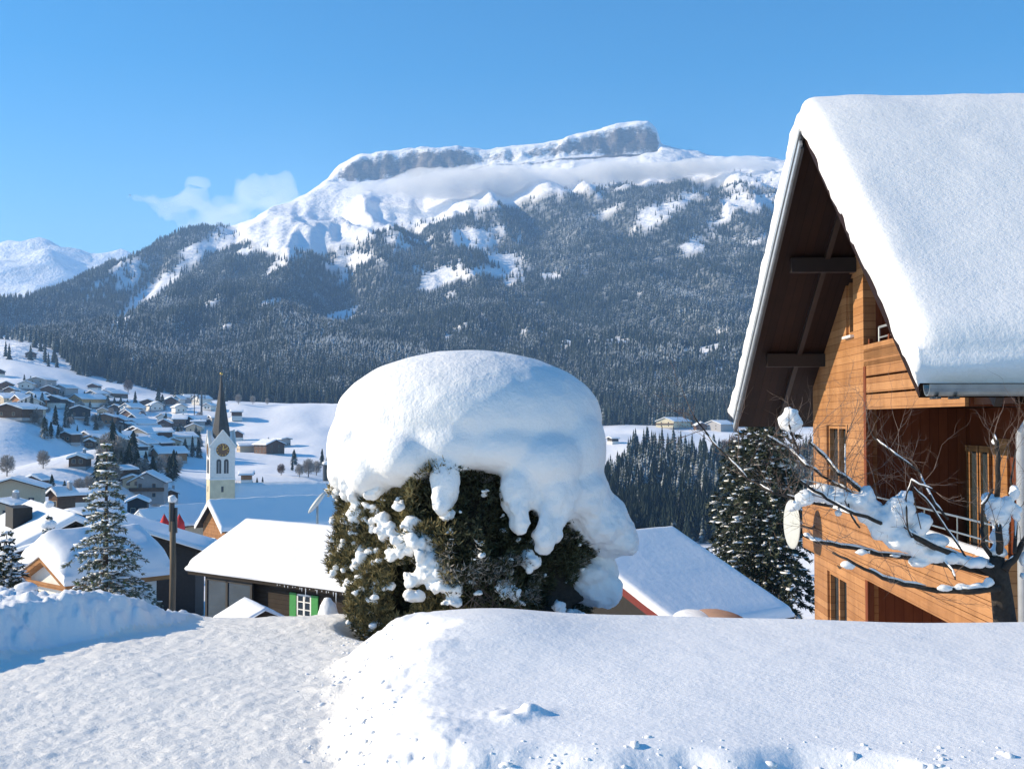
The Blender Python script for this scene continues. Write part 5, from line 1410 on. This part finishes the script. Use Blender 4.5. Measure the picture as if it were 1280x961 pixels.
for i, (px_, py_, a_, b_2, hp, lb) in enumerate(vt):
    p = hit(px_, py_, a_, b_2); hm_ = hp * p.y / F
    t = empty('conifer', p, random.uniform(0, 6), lb, 'conifer', 'village conifers')
    o = bpy.data.objects.new('crown', tree_me[i % 6]); COL.objects.link(o); o.parent = t; fat = random.uniform(1.0, 1.45); o.scale = (hm_ * fat, hm_ * fat, hm_)
    MB().tube([(0, 0, -.8), (0, 0, hm_ * .12)], hm_ * .022, 6).build('trunk', M['bark'], t)
# leafless frosted trees
def bare_tree(lb, px_, py_, a_, b_2, hp, seed, mat='frost', group='frosted leafless trees', wfac=.5):
    rs = np.random.default_rng(seed); p = hit(px_, py_, a_, b_2); h = hp * p.y / F
    t = empty('bare_tree', p, 0, lb, 'tree', group)
    tk = MB(); tk.tube([(0, 0, -.5), (0, 0, h * .35), (.02 * h, 0, h * .8)], [h * .03, h * .022, h * .008], 6)
    for q in range(9):
        a = q * 2.4; z = h * (.2 + .06 * q); tk.tube([(0, 0, z), (math.cos(a) * h * .16, math.sin(a) * h * .16, z + h * .14), (math.cos(a) * h * .26, math.sin(a) * h * .26, z + h * .28)], [h * .012, h * .008, h * .003], 4)
    tk.build('trunk', M['bark'], t)
    n = 700; u = rs.normal(size=(n, 3)); u /= np.linalg.norm(u, axis=1)[:, None]; rr = rs.random(n) ** .5
    P = u * rr[:, None] * [h * wfac * .6, h * wfac * .6, h * .42] + [0, 0, h * .56]
    D = u * [1, 1, .6] + [0, 0, .7]
    sprigs('crown', P, D, h * .16, h * .008, M[mat], t, 3, .35)
bt = [(386, 596, 330, 520, 22, 'frosted orchard tree, widest of those left of the snow cap'), (375, 596, 330, 520, 16, 'frosted orchard tree second from left by the meadow conifer'), (396, 594, 330, 520, 18, 'frosted orchard tree nearest the rim of the snow cap'), (352, 594, 330, 520, 14, 'brownish bare tree at the left end of the frosted orchard'),
      (298, 505, 850, 1000, 12, 'round frosted tree on the meadow horizon right of the spire'), (316, 505, 850, 1000, 10, 'second round frosted tree on the meadow horizon'), (334, 506, 850, 1000, 8, 'third and smallest round frosted tree on the meadow horizon'),
      (200, 640, 110, 220, 30, 'brown bare tree filling the gap behind the white-edged gable'), (190, 632, 120, 240, 24, 'grey bare tree in front of the dim farmhouse'), (210, 634, 130, 240, 22, 'frosted bare tree between dim farmhouse and tower'), (100, 618, 160, 320, 20, 'bare frosted tree left of the tall spruce above the blue roof'),
      (112, 617, 160, 320, 22, 'taller bare frosted tree touching the tall spruce top'), (90, 645, 80, 160, 16, 'snow-clotted shrubby tree left of the bright green needles'), (104, 650, 70, 140, 14, 'snow-clotted shrub right behind the long dark house roof'), (222, 512, 420, 900, 10, 'small bare tree under the tiny gabled cottage'), (178, 522, 380, 800, 12, 'bare brown tree by the small black-gabled hut'),
      (76, 545, 300, 650, 12, 'bare bush hedge tree below the yellowish-green conifer'), (100, 556, 280, 600, 14, 'bare tree in the hollow left of the tall spruce tip'), (10, 595, 220, 400, 26, 'whitened leafless tree near the left photo edge'), (55, 585, 230, 420, 22, 'whitened leafless tree on the shaded meadow'), (160, 486, 700, 1000, 16, 'brown leafless tree alone on the blue slope'),
      (935, 640, 60, 200, 60, 'tall reddish leafless tree behind the dark spruce left side'), (880, 600, 200, 500, 26, 'frosted leafless tree on the gorge rim'), (905, 560, 500, 720, 22, 'reddish leafless tree at the right end of the sunny shelf'), (918, 572, 400, 720, 26, 'reddish leafless tree next to the dark spruce top')]
for i, (px_, py_, a_, b_2, hp, lb) in enumerate(bt):
    bare_tree(lb, px_, py_, a_, b_2, hp, 200 + i, 'twig' if 'brown' in lb or 'reddish' in lb or 'grey bare' in lb else 'frost')

# forest scatter on the terrain
def scatter(n, x0, x1, y0, y1, sp):
    """random (X, Y) with spacing proportional to sp(Y)"""
    rs = rng; out = []
    edges = np.geomspace(y0, y1, 60)
    for a, b2 in zip(edges[:-1], edges[1:]):
        ym = (a + b2) / 2; area = (x1 - x0) / F * ym * (b2 - a); m_ = int(area / sp(ym) ** 2)
        y = rs.uniform(a, b2, m_); px_ = rs.uniform(x0, x1, m_); out.append(np.stack([(px_ - 640) / F * y, y], 1))
    return np.concatenate(out)
pts = np.concatenate([scatter(0, -160, 1040, 1000, 4650, lambda y: np.interp(y, [1000, 1500, 2500, 4600], [5.0, 5.8, 7.8, 12])),
                      scatter(0, 560, 1040, 335, 760, lambda y: 5.2), scatter(0, -160, 300, 800, 1100, lambda y: 6.0)])
f_ = mask_at(forest, pts[:, 0], pts[:, 1])
thin = fbm(pts[:, 0] / 55, pts[:, 1] / 55, seed=140, oct=3)
keep = rng.random(len(pts)) < f_ * np.where(thin > .5, .4, 1.0)
# scattered trees creeping into the clearings and up the alp
lone = (mask_at(forest, pts[:, 0], pts[:, 1]) < .5) & (pts[:, 1] > 1100) & (rng.random(len(pts)) < .035) & (fbm(pts[:, 0] / 120, pts[:, 1] / 120, seed=150, oct=3) > -.1)
gz = ground_z(pts[:, 0], pts[:, 1]); pxx, pyy = proj(pts[:, 0], pts[:, 1], gz)
tl_ = np.interp(pxx, [-900, 0, 200, 290, 330, 375, 430, 500, 600, 700, 800, 860, 975, 1900], [250, 250, 250, 288, 312, 318, 304, 285, 262, 243, 228, 224, 236, 240])
lone &= pyy > tl_ - 4 - 14 * (pxx > 700)
sel = pts[keep | lone]; sz = ground_z(sel[:, 0], sel[:, 1]); spx, spy = proj(sel[:, 0], sel[:, 1], sz)
hgt = rng.uniform(.45, 1.0, len(sel)) ** .8 * 25 * np.interp(sel[:, 1], [300, 700, 1200, 2000, 4600], [.6, .72, .9, .8, .68])
app = hgt / sel[:, 1]
vis = (spx > -20) & (spx < 1000) & ~((spx > 415) & (spx < 750) & (spy > 455)) & ~((spx > 925) & (spy > 300))
order = np.argsort(-np.where(vis, app, 0))
big = order[:262]; rest = np.ones(len(sel), bool); rest[big] = False
for q, i in enumerate(big):
    o = bpy.data.objects.new('forest_spruce', (me_gorge if sel[i, 1] < 780 else me_far)[q % 6]); COL.objects.link(o)
    o.location = (sel[i, 0], sel[i, 1], sz[i] - .4); hh = hgt[i]; o.scale = (hh * 1.15, hh * 1.15, hh); o.rotation_euler = (0, 0, q * 1.7)
    tag(o, 'snow-frosted dark spruce among the packed conifers of the near wood', 'forest spruce', 'spruces of the near wood')
S_ = sel[rest]; Z_ = sz[rest]; H_ = hgt[rest]
def forest_mesh(name, X, Y, Z, H, tiers, seg, mt='far_tree'):
    n = len(X); Vs = []; Fs = []; nv = 0
    ph = rng.uniform(0, 6.28, n); wd = rng.uniform(.13, .21, n) * H
    for t in range(tiers):
        f = t / tiers; zb = .04 + .9 * f; zt = min(1, zb + 1.55 / tiers); r = (1 - f) ** .85
        ring = np.zeros((n, seg + 1, 3)); ring[:, 0] = np.stack([X, Y, Z + H * zt], 1)
        for s in range(seg):
            a = ph + 2 * np.pi * s / seg + t * .7; rr = wd * r * (.75 + .5 * rng.random(n))
            ring[:, s + 1] = np.stack([X + rr * np.cos(a), Y + rr * np.sin(a), Z + H * (zb - .03 * (s % 2))], 1)
        base_ = nv + np.arange(n)[:, None] * (seg + 1)
        fs = np.stack([np.stack([base_[:, 0], base_[:, 0] + 1 + s, base_[:, 0] + 1 + (s + 1) % seg], 1) for s in range(seg)], 1)
        Vs.append(ring.reshape(-1, 3)); Fs.append(fs.reshape(-1, 3)); nv += n * (seg + 1)
    o = link_mesh(name, np.concatenate(Vs), np.concatenate(Fs), M[mt]); tag(o, kind='stuff'); return o
near_ = (S_[:, 1] < 1500) & (S_[:, 1] > 780); gg = S_[:, 1] <= 780
forest_mesh('forest', S_[near_, 0], S_[near_, 1], Z_[near_] - .5, H_[near_], 6, 7)
forest_mesh('mountain_forest', *[(lambda k__: (S_[k__, 0], S_[k__, 1], Z_[k__] - 1, H_[k__] * 1.05))(~near_ & ~gg)][0], 3, 5)
forest_mesh('gorge_forest', S_[gg, 0], S_[gg, 1], Z_[gg] - .5, H_[gg], 8, 9, 'gorge_tree')
print('TREES', len(S_), len(big))
# small trees and shrubs that nobody could tell apart, dotted between the village houses
_u = rng.normal(size=(420, 3)); _u /= np.linalg.norm(_u, axis=1)[:, None]; _r = rng.random(420) ** .5
_o = sprigs('crown', _u * _r[:, None] * [.32, .32, .42] + [0, 0, .55], _u * [1, 1, .6] + [0, 0, .7], .17, .012, M['frost'], None, 3, .35)
bare_me = _o.data; bpy.data.objects.remove(_o)
cnt = 0; tries = 0
while cnt < 150 and tries < 3000:
    tries += 1
    px_ = random.uniform(5, 250); py_ = random.uniform(488, 612)
    if px_ < 120 and 535 < py_: continue
    if 285 > px_ > 250 or (py_ > 560 and 170 < px_ < 245 and random.random() < .7): continue
    if float(vnoise(np.array(px_ / 26), np.array(py_ / 13), seed=71)) < .05: continue
    p = hit(px_, py_, 220, 1050)
    if mask_at(forest, p.x, p.y) > .3: continue
    cnt += 1
    if random.random() < .5:
        o = bpy.data.objects.new('village_conifer', tree_me[cnt % 6]); hh = random.uniform(5, 10); s_ = (hh * 1.3, hh * 1.3, hh)
        tag(o, 'small frosted conifer scattered between the village houses', 'conifer', 'scattered village conifers')
    else:
        o = bpy.data.objects.new('village_shrub', bare_me); hh = random.uniform(3.5, 6.5); s_ = (hh * 1.3, hh * 1.3, hh)
        tag(o, 'small leafless frosted tree scattered between the village houses', 'tree', 'scattered leafless village trees')
    COL.objects.link(o); o.location = p - Vector((0, 0, .3)); o.scale = s_; o.rotation_euler = (0, 0, cnt)
# ------------------------------------------------------------------ thin cloud hugging the cliff and a small cumulus over the shoulder
def cloud(name, ells, dens, voxel, rough, seed):
    mb = MB(); V, Fc = ico(3)
    for (px_, py_, Y_, rx, ry, rz, rot) in ells:
        c = at(px_, py_, Y_); kx = Y_ / F
        vs = (V * [rx * kx, ry, rz * kx]) @ np.array(Matrix.Rotation(R(rot), 3, 'Y')).T + np.array(c)
        mb.add([tuple(v) for v in vs], Fc)
    o = mb.build(name, None, None, True); o.data.materials.clear()
    md = o.modifiers.new('r', 'REMESH'); md.mode = 'VOXEL'; md.voxel_size = voxel
    s = o.modifiers.new('s', 'SMOOTH'); s.iterations = 3; s.factor = .5
    ev = o.evaluated_get(bpy.context.evaluated_depsgraph_get()); me = bpy.data.meshes.new_from_object(ev)
    old = o.data; o.modifiers.clear(); o.data = me; bpy.data.meshes.remove(old)
    n = len(me.vertices); co = np.zeros(n * 3); me.vertices.foreach_get('co', co); co = co.reshape(-1, 3)
    no = np.zeros(n * 3); me.vertices.foreach_get('normal', no); no = no.reshape(-1, 3)
    co = co + no * (fbm(co[:, 0] / 160, co[:, 1] / 160, co[:, 2] / 90, oct=4, seed=seed) * rough)[:, None]
    me.vertices.foreach_set('co', co.ravel()); me.update()
    m_ = bpy.data.materials.new(name); m_.use_nodes = True; nn = m_.node_tree; nn.nodes.remove(nn.nodes['Principled BSDF'])
    pv_ = nn.nodes.new('ShaderNodeVolumePrincipled'); pv_.inputs['Color'].default_value = (1, 1, 1, 1); pv_.inputs['Density'].default_value = dens; pv_.inputs['Anisotropy'].default_value = 0
    nn.links.new(pv_.outputs[0], nn.nodes['Material Output'].inputs['Volume']); me.materials.append(m_)
    tag(o, kind='stuff'); return o
band = [(455, 236, 3850, 34, 60, 11, -8), (500, 238, 3850, 45, 70, 14, 0), (560, 236, 3850, 55, 80, 17, -5), (620, 233, 3850, 50, 80, 17, -8), (680, 227, 3850, 50, 80, 15, -8), (730, 221, 3850, 50, 80, 13, -10), (785, 213, 3850, 50, 80, 10, -6),
        (840, 209, 3850, 50, 80, 9, -3), (895, 207, 3850, 45, 70, 9, 0), (945, 209, 3850, 40, 60, 7, 2), (590, 226, 3850, 30, 60, 14, 0), (530, 228, 3850, 30, 60, 12, 0), (650, 240, 3900, 40, 60, 10, -10)]
cloud('cloud_band', band, .017, 16, 26, 5)
cum = [(246, 258, 5600, 42, 90, 16, 0), (291, 266, 5600, 52, 110, 22, 0), (326, 256, 5600, 42, 100, 20, 0), (348, 248, 5600, 26, 80, 13, 0), (266, 280, 5600, 45, 90, 14, 0), (206, 251, 5600, 34, 60, 7, 0), (176, 247, 5600, 25, 50, 4, 0), (251, 230, 5600, 14, 40, 6, 0), (306, 283, 5600, 50, 90, 11, 0)]
cloud('cumulus_cloud', cum, .0034, 20, 80, 9)
cloud('wisp_cloud', [(942, 322, 3300, 20, 40, 18, -50), (925, 330, 3300, 12, 30, 9, -30), (955, 305, 3300, 14, 30, 12, -50), (962, 268, 3700, 22, 40, 14, -20)], .004, 12, 18, 12)
# ------------------------------------------------------------------ air
hz = MB().box(-9000, 9000, -80, 8400, -75, 1430).build('haze', None)
hz.data.materials.clear()
hm = bpy.data.materials.new('haze_air'); hm.use_nodes = True
hn = hm.node_tree; hn.nodes.remove(hn.nodes['Principled BSDF'])
pv = hn.nodes.new('ShaderNodeVolumePrincipled'); pv.inputs['Color'].default_value = (.36, .62, 1, 1)
pv.inputs['Density'].default_value = HAZE_DENSITY; pv.inputs['Anisotropy'].default_value = .1
hn.links.new(pv.outputs[0], hn.nodes['Material Output'].inputs['Volume'])
hz.data.materials.append(hm); tag(hz, kind='stuff')
